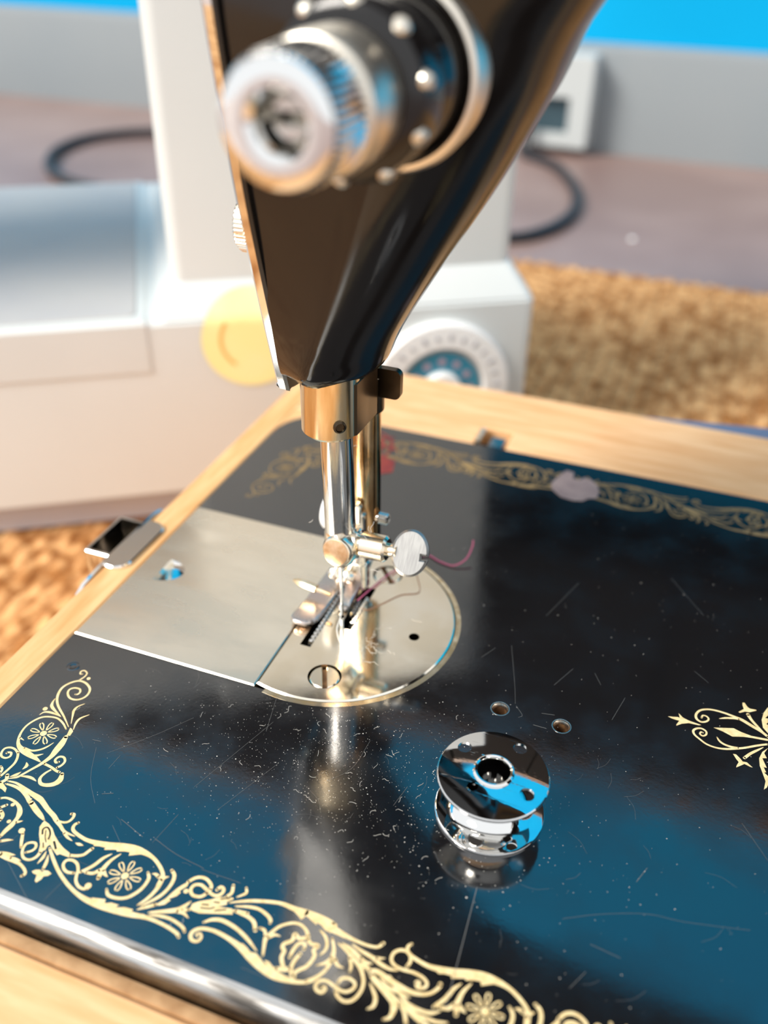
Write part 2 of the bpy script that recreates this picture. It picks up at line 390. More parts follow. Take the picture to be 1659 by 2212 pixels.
# striker plate on the left rail
mb = MB()
lobe = [(-64.2, -4.2)]+circ(-62.0, -.5, 4.2, 6, -pi/2, 0, True)+circ(-61.6, 13.2, 3.9, 6, 0, pi/2, True)+[(-64.2, 17.1)]
plate(mb, lobe, [], -.1, .85, bev=.35); lt = mb.build('latch_plate', M_chrome, wbse)
mb = MB(); plate(mb, [(-15, -14), (24, -14), (24, -.3), (20, .5), (-3, .6), (-12, -.2), (-15, -1.5)], [], -65.0, -64.05, lambda p: (p[2], p[0], p[1])); mb.build('latch_side', M_chrome, lt)
mb = MB(); plate(mb, rrect(-73.4, .2, -64.9, 17.2, .8), [rrect(-72.4, 1.3, -65.0, 16.1, .5)], -11, -.4, bev=.3); mb.build('latch_loop', M_chrome, lt)
mb = MB(); box(mb, (-72.8, .8, -11.2), (-65, 16.6, -9.5)); mb.build('latch_floor', M_darkmetal, lt)

# ================================================================== black sewing machine
sm = empty('vintage_sewing_machine', (60, 0, -9)); tag(sm, 'black vintage sewing machine with gold scroll decals set in wooden base', 'sewing machine')
PC, PR = -1.2, 28.25
a_n = math.acos((-8.9-PC)/PR)
notch = [(BX0, -28.25)]+circ(PC, 0, PR, 40, -math.acos((-8.9-PC)/PR), math.acos((-8.9-PC)/PR), True)+[(BX0, 28.25)]
notch = [(BX0, -PR), (PC, -PR)]+circ(PC, 0, PR, 40, -pi/2, pi/2, True)[1:-1]+[(PC, PR), (BX0, PR)]
outer = notch+circ(BX0+16, BY1-16, 16, 8, pi, pi/2, True)+[(300, BY1), (300, BY0)]+circ(BX0+16, BY0+16, 16, 8, 1.5*pi, pi, True)
holes = [circ(42.7, -14.9, 1.75, 20), circ(55.9, -15.0, 1.75, 20)]
mb = MB(); plate(mb, outer, holes, -9, 0); bed = mb.build('bed', M_black, sm)
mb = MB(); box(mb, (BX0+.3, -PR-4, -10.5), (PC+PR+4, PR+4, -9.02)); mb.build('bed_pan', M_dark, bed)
# worn bare edge round the front of the bed
mb = MB(); path = [(BX0, -40, -1, 0)]+[(*p, p[0]-(BX0+16), p[1]-(BY0+16)) for p in circ(BX0+16, BY0+16, 16, 10, pi, 1.5*pi, True)]+[(x, BY0, 0, -1) for x in range(0, 301, 12)]
secs = []
for x, y, nx, ny in path:
    l = math.hypot(nx, ny); nx, ny = nx/l, ny/l
    w = 1.0 if ny < -.98 else .05
    secs.append([(x+nx*d*w, y+ny*d*w, z) for d, z in ((-.02, .012), (.9, -.15), (1.9, -.75), (2.8, -1.9), (3.3, -3.6), (3.4, -9))])
loft(mb, secs, False, False, closed=False); mb.build('worn_edge', M_edge, bed)
mb = MB(); plate(mb, circ(PC, 0, PR+1.25, 40, -1.75, 1.5, True)+circ(PC, 0, PR+.05, 40, 1.5, -1.75, True), [], .0, .025); mb.build('worn_rim', M_bush, bed)
for hx, hy in ((42.7, -14.9), (55.9, -15.0)):
    f_ = frame((hx, hy, 0), (0, 0, 1))
    mb = MB(); lathe(mb, [(1.78, -8.9), (1.45, -8.9), (1.45, -.75), (1.85, .03), (2.05, .03), (2.05, -.1)], f_, 24, closed=True); sr = mb.build('screw_hole', M_rim, bed)
    mb = MB(); lathe(mb, [(1.5, -6), (0, -6)], f_, 20, cap=False)
    lathe(mb, [(1.44, -.9), (1.44, -6)], f_, 20, cap=False); o_ = mb.build('hole_bore', M_hole, bed)
# small dent near the left end
mb = MB(); lathe(mb, [(1.5, .02), (1.2, .12), (.8, .05), (0, -.02)], frame((-48.8, -37.4, 0), (0, 0, 1)), 16); mb.build('bed_dent', M_black, bed)

# needle plate
slotL = [(-5.1, -12.6), (-2.5, -12.6), (-2.5, 12.4), (-5.1, 12.4)]
slotR = [(.9, -1.0), (2.1, -3.9), (3.9, -3.9), (3.9, 12.4), (.9, 12.4)]
hs = [slotL, slotR, circ(0, -.15, .72, 14), circ(18.4, -.6, 1.25, 20), circ(4.3, -20.0, 3.75, 32), circ(4.6, 18.9, 3.75, 32)]
po = circ(PC, 0, PR-.15, 56, -math.acos((-8.75-PC)/PR), math.acos((-8.75-PC)/PR), True)
mb = MB(); plate(mb, po, hs, -2.4, .3, bev=.35); npl = mb.build('needle_plate', M_nplate, sm)
for sx, sy, ang in ((4.3, -20.0, radians(-65.5)), (4.6, 18.9, radians(-50))):
    ca, sa = cos(ang), sin(ang)
    f_ = lambda p, sx=sx, sy=sy, ca=ca, sa=sa: (sx+ca*p[0]-sa*p[1], sy+sa*p[0]+ca*p[1], p[2])
    mb = MB()
    a1 = math.asin(.5/3.35)
    for sg in (1, -1):
        half = [(x, y*sg) for x, y in circ(0, 0, 3.35, 28, a1, pi-a1, True)]
        plate(mb, half, [], -1.6, .2, f_, bev=.25)
    plate(mb, circ(0, 0, 3.35, 28), [], -2.2, -.9, f_); mb.build('plate_screw', M_nickel, npl)
    mb = MB(); plate(mb, [(-3.2, -.49), (3.2, -.49), (3.2, .49), (-3.2, .49)], [], -.95, -.75, f_); mb.build('screw_slot', M_hole, npl, False)
# feed dog rows
def teeth(mb, x0, x1, y0, y1, n, top):
    st = (y1-y0)/n
    box(mb, (x0, y0, -4), (x1, y1, top-1.1))
    for i in range(n):
        ya = y0+i*st
        loft(mb, [[(x0, ya+.02, top-1.1), (x0+.15, ya+st*.35, top), (x0+.15, ya+st*.6, top), (x0, ya+st*.98, top-1.1)], [(x1, ya+.02, top-1.1), (x1-.15, ya+st*.35, top), (x1-.15, ya+st*.6, top), (x1, ya+st*.98, top-1.1)]])
mb = MB(); teeth(mb, -3.75, -2.7, -11.2, 11.6, 17, .6); mb.build('feed_dog', M_chrome, npl, False)
mb = MB(); teeth(mb, 1.15, 2.05, 1.6, 8.6, 6, .4); teeth(mb, 2.65, 3.6, -2.0, 9.4, 9, .4); mb.build('feed_dog', M_chrome, npl, False)
# slide plate with thumb notch
D_ = [(-49.3, -4.4)]+circ(-49.3, 0, 1, 2, -pi/2, -pi/2, False)[:0]+[(-49.3+6.0*cos(a), 4.4*sin(a)) for a in [(-pi/2+pi*i/14) for i in range(1, 14)]]+[(-49.3, 4.4)]
mb = MB(); plate(mb, [(-55.2, -28.1), (-8.84, -28.1), (-8.84, 28.1), (-55.2, 28.1)], [D_], -1.7, .3, bev=.25); sp = mb.build('slide_plate', M_slide, sm)
mb = MB(); N_ = 14; vs, fs = [], []
for i in range(N_+1):
    y = -4.4+8.8*i/N_; xr = -49.3+6.0*math.sqrt(max(0, 1-(y/4.4)**2))
    for j in range(9):
        t = j/8; vs.append((-49.3+(xr+49.3)*t, y, .28-1.9*(1-t)**1.3*math.sqrt(max(0, 1-(y/4.4)**2))))
for i in range(N_):
    for j in range(8): fs.append((i*9+j, i*9+j+1, (i+1)*9+j+1, (i+1)*9+j))
mb.add(vs, fs); mb.build('thumb_notch', M_chrome, sp)

# ---------------------------------------------------------------- gold transfers on the bed
S_=[('A',[(-38.83,-52.53,0.18),(-41.58,-50.43,0.39),(-44.15,-48.69,0.47),(-45.7,-47.2,0.51),(-46.66,-45.45,0.54),(-46.97,-43.58,0.49),(-46.23,-41.82,0.47),(-44.89,-40.65,0.47),(-43.12,-40.69,0.5),(-41.36,-41.73,0.49),(-40.69,-43.27,0.46),(-40.99,-44.64,0.46),(-42.03,-45.58,0.45),(-43.55,-45.65,0.46),(-44.82,-44.72,0.46),(-45.2,-43.61,0.43),(-44.5,-42.79,0.44),(-43.28,-42.67,0.44),(-42.66,-43.33,0.43),(-42.7,-44.07,0.4),(-43.15,-44.33,0.4)]),('A',[(-45.0,-40.51,0.33),(-44.54,-39.11,0.33),(-44.71,-38.05,0.34),(-45.65,-37.57,0.34),(-46.23,-37.99,0.34),(-45.98,-38.74,0.34),(-45.47,-38.64,0.33)]),('A',[(-38.87,-51.63,0.13),(-39.89,-49.76,0.36),(-40.59,-48.33,0.55),(-40.51,-47.08,0.36),(-39.67,-45.88,0.14)]),('A',[(-37.45,-52.81,0.14),(-38.05,-51.22,0.44),(-38.04,-49.71,0.45),(-36.92,-48.16,0.14)]),('A',[(-37.67,-54.93,0.88),(-37.36,-56.81,1.37),(-37.3,-58.53,1.35),(-37.25,-60.37,0.97),(-37.94,-62.63,0.65),(-38.77,-64.31,0.5),(-39.59,-65.97,0.47),(-40.15,-66.93,0.47),(-41.55,-67.85,0.12)]),('A',[(-38.93,-53.23,0.31),(-40.43,-52.16,0.41),(-42.38,-51.42,0.41),(-44.2,-51.63,0.41),(-45.62,-52.36,0.44),(-46.53,-53.73,0.44),(-47.03,-55.42,0.43),(-46.89,-57.18,0.45),(-46.24,-58.87,0.55),(-45.17,-60.2,0.79),(-43.57,-60.99,1.23),(-41.57,-61.45,1.22),(-39.97,-61.75,0.85),(-38.35,-62.18,0.24)]),('A',[(-43.64,-60.39,0.44),(-41.8,-60.45,0.47),(-40.48,-59.7,0.44),(-39.59,-58.56,0.4),(-39.02,-57.15,0.15)]),('A',[(-41.66,-61.33,0.15),(-40.34,-61.28,0.61),(-39.11,-60.33,0.15)]),('A',[(-46.22,-58.54,0.5),(-44.97,-58.8,0.1)]),('A',[(-43.83,-62.03,0.46),(-45.02,-61.4,0.47),(-46.2,-61.32,0.47),(-47.1,-61.91,0.47),(-47.04,-62.98,0.46),(-46.37,-63.8,0.46),(-45.35,-63.86,0.46),(-44.81,-63.19,0.46),(-45.18,-62.4,0.46),(-45.79,-62.49,0.46),(-45.96,-62.79,0.46)]),('A',[(-44.02,-61.79,0.51),(-43.28,-62.89,0.51),(-42.85,-64.26,0.5),(-42.95,-65.8,0.5),(-43.28,-68.01,0.49)]),('A',[(-40.78,-63.29,0.17),(-40.23,-63.98,0.69),(-40.4,-64.95,0.17)]),('A',[(-44.81,-65.93,0.48),(-44.08,-66.4,0.47),(-43.84,-67.34,0.47)]),('A',[(-42.02,-50.77,0.14),(-43.29,-50.59,0.36),(-45.0,-50.58,0.55),(-46.09,-51.01,0.36),(-46.51,-51.94,0.14)]),('A',[(-42.23,-50.68,0.17),(-43.9,-49.97,0.44),(-45.57,-49.08,0.68),(-46.17,-48.1,0.45),(-46.39,-46.95,0.17)]),('A',[(-34.43,-62.16,0.48),(-33.96,-61.37,0.48),(-33.95,-60.3,0.48),(-34.78,-59.55,0.49),(-35.7,-59.76,0.49),(-35.97,-60.64,0.49),(-35.43,-61.19,0.48),(-35.0,-60.87,0.48)]),('A',[(-37.41,-62.27,0.54),(-35.64,-62.48,0.54),(-34.01,-62.89,0.54),(-33.32,-62.92,0.54)]),('A',[(-35.09,-62.87,0.36),(-35.7,-64.15,0.47),(-35.82,-65.53,0.59),(-34.94,-66.5,0.7),(-33.68,-66.44,0.82),(-32.44,-65.66,1.05),(-32.02,-64.48,1.18),(-32.55,-63.07,0.71)]),('A',[(-40.26,-65.64,0.16),(-40.72,-66.56,0.65),(-41.46,-67.3,0.16)]),('A',[(-39.83,-66.51,0.17),(-38.42,-66.11,0.54),(-37.24,-66.08,0.53),(-36.09,-66.37,0.17)]),('A',[(-42.24,-67.16,0.71),(-41.71,-68.13,0.7),(-42.28,-69.23,0.7)]),('B',[(-41.07,-68.29,0.35),(-39.23,-68.14,0.46),(-36.87,-68.64,0.69),(-35.1,-69.08,0.91),(-32.98,-69.5,1.13),(-31.9,-69.91,1.01),(-29.8,-71.0,0.89),(-27.96,-71.76,0.88),(-26.86,-72.4,0.88),(-25.43,-73.15,0.65),(-23.84,-73.96,0.54),(-21.56,-74.1,0.21)]),('B',[(-41.08,-69.01,0.34),(-39.28,-68.88,0.57),(-37.39,-69.13,0.68),(-35.47,-69.92,0.79),(-34.14,-70.79,0.79)]),('B',[(-33.68,-70.88,1.01),(-31.75,-71.9,1.05),(-30.17,-72.63,0.88),(-28.97,-73.22,0.33)]),('B',[(-23.79,-74.2,0.54),(-22.63,-74.77,0.48),(-21.44,-75.07,0.16)]),('B',[(-26.69,-72.46,0.44),(-25.41,-72.36,0.44),(-24.62,-71.92,0.46),(-24.31,-71.0,0.5),(-24.56,-70.16,0.55),(-25.11,-70.25,0.55)]),('B',[(-20.05,-77.78,0.57),(-18.69,-77.37,0.57),(-17.72,-76.74,0.58),(-17.28,-75.7,0.58),(-17.01,-75.1,0.58)]),('B',[(-25.2,-79.04,0.63),(-25.28,-80.18,0.57),(-25.92,-81.04,0.5),(-26.99,-81.22,0.48),(-27.88,-80.7,0.48),(-28.54,-79.73,0.48),(-28.67,-78.65,0.49),(-27.96,-78.0,0.49),(-27.16,-77.93,0.49),(-26.63,-78.61,0.48),(-26.83,-79.43,0.46),(-27.63,-80.11,0.42)]),('B',[(-24.35,-78.59,0.15),(-24.1,-79.84,0.58),(-24.22,-81.23,0.14)]),('B',[(-23.52,-79.13,0.21),(-22.9,-80.47,0.62),(-22.59,-81.8,0.51)]),('B',[(-29.09,-79.57,0.42),(-29.95,-78.27,0.58),(-30.7,-77.02,0.54)]),('B',[(-39.83,-72.18,0.45),(-38.93,-71.7,0.45),(-37.7,-71.63,0.51),(-36.31,-71.91,0.56),(-34.98,-72.62,0.78),(-34.15,-73.65,0.99),(-33.82,-74.85,0.76),(-33.8,-76.42,0.97),(-34.02,-77.68,0.86),(-34.08,-79.11,0.53)]),('B',[(-33.52,-75.53,0.54),(-33.03,-75.2,0.44),(-32.53,-74.81,0.16)]),('B',[(-33.44,-79.88,0.53),(-32.48,-79.25,0.53),(-31.4,-78.77,0.11)]),('B',[(-31.72,-81.96,0.93),(-30.54,-81.62,0.83),(-29.04,-81.22,0.16)]),('B',[(-31.65,-82.05,0.93),(-29.82,-82.2,0.93),(-28.18,-82.29,0.72),(-26.82,-82.48,0.56),(-25.52,-83.06,0.51),(-24.93,-83.66,0.51),(-25.18,-84.23,0.6)]),('B',[(-29.45,-82.05,0.62),(-28.39,-81.88,0.52),(-27.34,-81.84,0.15)]),('B',[(-38.37,-73.94,0.55),(-37.63,-72.97,0.56)]),('B',[(-37.67,-74.48,0.66),(-36.71,-75.18,0.66),(-36.52,-76.17,0.65)]),('B',[(-20.55,-75.23,0.15),(-19.76,-75.24,0.59),(-18.97,-75.18,0.15)]),('B',[(-17.11,-80.49,0.53),(-18.34,-80.73,0.53),(-19.36,-80.3,0.53),(-19.92,-79.55,0.54),(-19.79,-78.77,0.54),(-18.87,-78.42,0.54),(-17.72,-78.7,0.54),(-16.79,-79.65,0.53),(-16.32,-80.78,0.53),(-15.81,-81.63,0.52),(-14.86,-82.31,0.52),(-13.82,-82.48,0.52),(-13.1,-82.2,0.52)]),('C',[(-22.72,-71.38,0.49),(-23.1,-72.12,0.57),(-22.7,-73.04,0.62),(-21.19,-73.61,0.65),(-19.13,-73.96,0.72),(-17.07,-73.82,0.96),(-14.65,-73.45,1.28),(-12.35,-72.92,1.59),(-10.0,-72.48,1.59),(-7.94,-72.42,1.11),(-5.98,-72.76,0.71),(-4.28,-73.56,0.66),(-2.84,-74.62,0.65),(-2.15,-75.6,0.77),(-1.99,-76.94,0.91),(-1.92,-78.12,0.68),(-2.38,-80.01,0.59),(-3.28,-81.7,0.29)]),('C',[(-2.81,-75.76,0.69),(-3.58,-75.48,0.54),(-4.19,-75.59,0.23)]),('C',[(-2.18,-76.22,0.76),(-1.74,-75.44,0.54),(-1.27,-75.11,0.23)]),('C',[(-1.4,-73.79,0.59),(-0.51,-74.43,0.65),(-0.09,-75.67,0.64),(-0.17,-77.44,0.6),(-0.87,-79.25,0.59),(-2.66,-81.63,0.29)]),('C',[(-5.08,-75.67,0.46),(-4.31,-76.61,0.61),(-4.24,-78.16,0.6),(-4.73,-79.73,0.63),(-5.8,-81.17,0.59),(-7.35,-81.86,0.59),(-9.01,-81.9,0.59),(-9.92,-81.06,0.45)]),('C',[(-13.17,-74.83,0.24),(-14.06,-76.1,0.59),(-14.81,-78.03,0.65),(-16.11,-79.88,0.55)]),('C',[(-11.65,-74.23,0.24),(-12.48,-75.85,0.59),(-12.79,-77.42,0.77),(-12.75,-78.48,0.92),(-12.51,-79.81,0.68)]),('C',[(-13.22,-78.31,0.69),(-13.92,-79.29,0.64),(-15.24,-79.63,0.55)]),('C',[(-12.67,-78.09,0.69),(-11.91,-78.69,0.61),(-11.21,-78.95,0.23)]),('C',[(-24.21,-77.83,0.47),(-22.35,-79.33,0.59),(-20.05,-80.97,0.61),(-17.39,-82.41,0.63),(-14.73,-83.45,0.67),(-12.49,-83.94,0.89),(-10.2,-84.06,1.17),(-8.25,-83.97,1.32),(-5.83,-83.85,1.16),(-3.51,-83.61,1.01),(-0.55,-83.12,0.72),(1.9,-83.14,0.6),(4.15,-83.39,0.6),(5.65,-83.76,0.6),(6.22,-84.17,0.56)]),('D',[(-2.88,-82.43,0.22),(-1.69,-81.47,0.56),(-0.49,-80.5,0.62)]),('D',[(2.45,-74.74,0.61),(3.16,-73.67,0.61),(4.16,-73.1,0.61),(5.36,-73.16,0.61),(6.5,-73.86,0.61),(6.81,-74.69,0.6)]),('D',[(6.59,-75.46,0.6),(5.91,-76.41,0.6),(4.58,-76.67,0.6),(3.69,-75.99,0.6),(3.73,-74.93,0.61),(4.77,-74.44,0.61),(5.95,-74.77,0.61),(7.02,-75.21,0.6),(8.24,-75.33,0.6),(8.98,-74.62,0.6),(8.92,-73.78,0.61),(8.22,-73.54,0.61),(7.89,-74.27,0.6)]),('D',[(9.96,-74.92,0.54),(10.51,-73.85,0.6),(10.09,-72.46,0.55)]),('D',[(11.76,-74.22,0.3),(12.83,-73.03,0.54),(12.41,-72.08,0.43)]),('D',[(4.77,-77.95,0.37),(4.12,-79.21,0.74),(3.13,-80.26,0.88),(-0.74,-82.17,0.36)]),('D',[(5.29,-79.25,0.59),(4.18,-79.85,0.59)]),('D',[(3.47,-80.29,0.73),(4.69,-80.15,0.61),(5.95,-80.64,0.22)]),('D',[(-0.49,-82.57,0.22),(1.17,-82.09,0.52),(2.98,-81.87,0.55),(4.73,-82.09,0.55),(6.1,-82.52,0.54),(6.65,-83.02,0.48)]),('E',[(11.11,-75.63,0.29),(13.79,-74.23,0.57),(16.67,-73.2,0.64),(19.42,-72.58,0.71),(21.97,-72.66,0.95),(24.79,-72.62,1.25),(27.5,-72.79,1.4),(29.26,-73.14,1.39)]),('E',[(12.28,-75.89,0.24),(14.29,-75.2,0.54),(16.18,-74.91,0.57),(17.9,-75.3,0.63),(18.97,-75.93,0.62),(19.19,-76.54,0.46)]),('E',[(12.39,-76.73,0.31),(13.75,-76.73,0.59),(15.32,-76.83,0.65),(16.61,-77.37,0.68),(17.48,-78.57,0.67)]),('E',[(12.67,-76.63,0.63),(14.87,-76.3,0.56)]),('E',[(8.74,-80.42,0.38),(9.82,-79.48,0.62),(11.26,-79.01,0.7),(13.0,-79.11,0.69),(14.92,-79.56,0.64),(17.04,-80.43,0.6),(19.33,-81.69,0.22)]),('E',[(9.13,-82.99,0.38),(8.72,-82.73,0.38),(9.26,-82.35,0.38),(9.76,-82.92,0.45),(9.52,-83.67,0.54),(8.62,-83.86,0.6),(7.95,-83.28,0.63),(7.96,-82.43,0.64),(8.82,-81.59,0.64),(10.28,-81.19,0.64),(12.11,-81.16,0.68),(14.29,-81.49,0.75),(16.6,-82.09,1.04),(19.08,-83.08,1.32),(21.57,-83.87,1.45),(23.83,-84.26,1.44),(25.87,-84.24,1.0),(28.04,-83.87,0.6),(29.56,-83.12,0.54),(30.53,-81.82,0.55)]),('E',[(20.62,-82.0,0.41),(20.06,-80.41,0.54),(19.7,-79.06,0.76),(20.04,-78.25,0.61),(20.86,-76.57,0.55),(22.39,-75.29,0.53),(23.85,-74.9,0.53),(25.23,-75.39,0.55),(26.17,-76.38,0.68)]),('E',[(19.57,-78.94,0.52),(18.93,-78.01,0.52),(18.06,-77.92,0.52)]),('E',[(19.91,-78.98,0.68),(20.8,-78.13,0.55),(21.8,-77.99,0.18)]),('E',[(26.1,-76.57,0.67),(24.93,-77.2,0.67),(23.9,-76.75,0.67),(23.96,-77.91,0.66),(23.0,-78.94,0.66),(22.99,-79.61,0.66),(23.53,-80.05,0.65),(23.59,-81.17,0.65),(24.25,-82.2,0.64),(24.64,-82.68,0.64),(23.91,-83.13,0.64)]),('E',[(26.16,-76.72,0.64),(27.1,-77.35,0.63),(28.32,-77.21,0.63),(27.95,-78.18,0.63),(28.46,-78.96,0.62),(28.36,-80.13,0.62),(27.93,-81.25,0.61),(27.18,-82.02,0.61),(26.63,-82.86,0.61),(26.88,-83.39,0.6),(26.29,-83.15,0.61),(25.78,-82.08,0.61),(25.81,-80.79,0.62),(26.17,-79.52,0.62)]),('E',[(24.81,-80.7,0.56),(24.83,-79.39,0.57),(25.18,-78.1,0.57),(26.14,-77.73,0.57),(26.39,-78.62,0.57)]),('E',[(23.51,-83.28,0.73),(25.04,-82.84,0.72),(25.71,-82.27,0.73)]),('E',[(27.58,-74.65,0.31),(28.79,-75.36,0.52),(29.56,-76.4,0.51),(29.72,-77.49,0.45),(29.31,-78.55,0.3)]),('F',[(23.9,-72.57,1.18),(25.53,-72.75,1.32),(27.22,-73.08,1.31),(29.46,-73.66,1.3),(31.55,-73.96,0.86),(33.75,-74.21,0.57),(35.85,-74.25,0.51),(37.49,-73.92,0.51),(38.16,-72.97,0.64)]),('F',[(31.22,-75.66,0.28),(32.63,-76.19,0.5),(34.33,-77.07,0.58),(36.09,-78.18,0.62),(37.26,-79.65,0.57),(37.68,-81.07,0.53),(37.44,-82.59,0.53),(36.76,-83.7,0.52),(35.67,-84.12,0.5),(34.5,-83.73,0.5),(33.95,-83.09,0.53)]),('F',[(33.95,-77.21,0.62),(34.67,-78.44,0.52),(34.85,-79.41,0.41)]),('F',[(31.86,-75.41,0.28),(33.53,-75.85,0.7),(35.34,-76.67,0.83),(36.87,-77.58,0.69),(37.93,-78.07,0.54)]),('F',[(35.47,-76.62,0.62),(36.49,-76.98,0.5),(37.63,-76.92,0.34)]),('F',[(35.8,-77.1,0.62),(36.83,-78.2,0.41)]),('F',[(33.48,-75.01,0.28),(35.48,-75.55,0.56),(37.37,-75.89,0.69),(39.04,-76.45,0.69),(40.57,-76.67,0.55),(41.92,-76.45,0.27)]),('F',[(37.93,-75.82,0.69),(39.32,-75.28,0.14)]),('F',[(43.09,-75.32,0.55),(43.33,-74.18,0.55),(42.72,-73.05,0.56),(41.38,-72.96,0.56),(40.38,-73.81,0.56),(40.32,-75.04,0.55),(41.11,-75.79,0.55),(42.48,-76.01,0.55),(44.42,-75.85,0.54),(46.06,-76.09,0.54),(46.98,-76.75,0.54),(46.83,-77.54,0.53),(45.84,-77.92,0.53),(45.33,-77.25,0.54)]),('F',[(37.68,-78.16,0.68),(38.98,-77.81,0.82),(41.21,-78.41,0.94),(43.2,-78.8,0.93),(44.95,-78.98,0.79),(46.92,-78.64,0.59),(48.19,-77.87,0.53),(48.93,-76.72,0.6),(49.01,-76.11,0.74)]),('F',[(38.13,-78.58,0.68),(39.1,-79.23,0.94),(40.35,-79.9,0.93),(41.71,-80.51,1.19),(42.77,-81.09,1.31),(43.28,-81.73,1.17),(43.49,-83.04,0.77),(43.27,-83.94,0.58),(42.52,-84.5,0.38)]),('F',[(39.92,-78.76,0.4),(41.34,-79.51,0.53),(43.1,-79.69,0.58),(45.13,-79.9,0.26)]),('F',[(38.55,-80.02,0.27),(39.48,-80.95,0.53),(40.22,-81.94,0.6),(40.34,-83.15,0.55),(39.65,-83.9,0.26)]),('F',[(31.59,-83.29,0.51),(31.51,-83.61,0.5),(31.96,-83.15,0.51),(32.3,-83.44,0.5),(31.97,-84.14,0.5),(31.07,-84.06,0.5),(30.62,-83.38,0.51),(30.96,-82.52,0.51),(31.95,-82.14,0.51),(33.39,-82.45,0.51),(34.81,-82.76,0.5),(35.82,-82.44,0.5),(36.45,-81.55,0.51),(36.21,-80.78,0.51),(35.14,-80.47,0.51),(34.15,-80.85,0.51),(33.79,-81.72,0.51)]),('F',[(30.0,-75.27,0.43),(30.97,-76.84,0.56),(31.34,-78.37,0.83)]),('F',[(31.28,-78.25,0.69),(30.74,-79.36,0.62),(29.42,-80.4,0.21)]),('F',[(31.77,-78.36,0.69),(32.54,-79.11,0.55),(33.61,-79.22,0.2)]),('F',[(31.38,-78.81,0.69),(31.04,-80.73,0.54),(30.12,-82.27,0.54),(28.88,-83.4,0.51)]),('F',[(43.46,-80.69,0.26),(44.83,-81.41,0.58),(46.51,-82.28,0.58),(48.38,-82.97,0.57)]),('F',[(44.4,-80.6,0.26),(46.09,-81.07,0.58),(47.78,-81.17,0.59),(49.07,-80.95,0.57),(50.3,-80.13,0.23)]),('F',[(44.18,-81.53,0.39),(45.18,-82.38,0.58),(45.99,-83.89,0.57)]),('F',[(46.91,-81.85,0.26),(48.72,-81.97,0.51),(50.2,-81.94,0.51),(51.8,-81.46,0.32)]),('G',[(43.94,-72.71,0.56),(44.23,-73.81,0.55),(45.48,-74.42,0.58),(47.53,-74.32,0.62),(49.9,-74.09,0.81),(52.32,-73.45,1.08),(54.75,-72.9,1.44),(57.27,-72.7,1.43),(59.58,-73.15,0.88),(61.19,-73.85,0.73),(62.38,-75.07,0.69),(63.24,-77.21,0.68)]),('G',[(48.63,-78.81,0.35),(49.93,-78.86,0.63),(51.1,-77.94,0.87),(52.27,-76.36,0.71),(53.11,-74.89,0.27)]),('G',[(51.48,-77.98,0.87),(51.94,-79.47,0.62),(53.0,-81.17,0.61)]),('G',[(52.19,-77.33,0.7),(52.79,-78.41,0.62),(53.53,-79.04,0.26)]),('G',[(60.62,-76.58,0.58),(61.16,-78.02,0.57)]),('G',[(64.45,-74.08,0.35),(65.16,-76.47,0.76)]),('G',[(66.45,-75.98,0.61),(67.34,-74.44,0.61),(68.54,-73.51,0.62),(69.95,-73.61,0.61),(70.78,-74.3,0.61)]),('G',[(61.7,-77.34,0.42),(62.44,-77.52,0.42)]),('H',[(96.35,-2.23,0.6),(94.95,-1.19,0.68),(93.01,-0.25,0.77),(91.05,0.7,0.77),(89.48,1.05,0.62),(87.77,1.36,0.53),(85.81,1.47,0.47),(84.12,1.2,0.44),(82.61,0.31,0.47),(81.88,-1.16,0.5),(82.06,-2.45,0.53),(83.02,-3.04,0.46),(84.02,-2.55,0.43),(84.47,-1.7,0.4),(84.03,-1.0,0.37),(83.25,-1.01,0.38),(83.05,-1.77,0.41)]),('H',[(86.61,-0.66,0.19),(87.86,0.03,0.5),(89.51,0.58,0.53),(90.53,0.69,0.47)]),('H',[(96.41,-4.32,0.47),(94.47,-5.45,0.5),(92.05,-7.04,0.5),(90.23,-8.02,0.53),(88.41,-8.83,0.5),(86.55,-9.2,0.44),(84.65,-8.95,0.42),(83.18,-8.06,0.42),(82.08,-7.19,0.45),(81.74,-6.2,0.49),(82.31,-5.32,0.46),(83.31,-4.93,0.43),(84.24,-5.41,0.4),(84.31,-6.31,0.39),(83.72,-6.92,0.39),(83.12,-6.6,0.36),(83.26,-5.98,0.36),(83.65,-6.01,0.36)]),('H',[(86.47,-6.21,0.23),(87.04,-7.09,0.45),(87.96,-7.65,0.5),(89.35,-7.83,0.53),(90.83,-7.6,0.44)]),('H',[(92.18,2.8,0.78),(92.94,1.45,0.62),(94.28,-0.13,0.52),(95.59,-1.41,0.15)]),('H',[(95.53,-5.58,0.15),(94.28,-6.97,0.5),(93.1,-8.33,0.58),(92.06,-9.89,0.65)])]
K_=[('B',[(-27.32,-75.83,0.3),(-27.84,-75.0,0.3),(-27.58,-74.38,0.3),(-26.87,-74.5,0.3),(-26.0,-75.32,0.3),(-25.6,-76.32,0.3)]),('B',[(-24.3,-76.44,0.38),(-23.14,-77.49,0.38)]),('B',[(-25.97,-77.34,0.21),(-25.38,-78.12,0.21)]),('B',[(-27.16,-75.0,0.17),(-26.47,-76.14,0.17),(-25.58,-77.06,0.17)]),('D',[(6.93,-77.62,0.24),(7.9,-77.32,0.24)]),('D',[(8.55,-76.48,0.24),(9.43,-76.31,0.24)]),('D',[(9.35,-75.58,0.24),(10.61,-74.92,0.24)]),('D',[(9.49,-77.87,0.23),(11.1,-77.0,0.24)]),('D',[(6.98,-78.26,0.24),(8.38,-77.89,0.24),(9.06,-77.37,0.24)])]
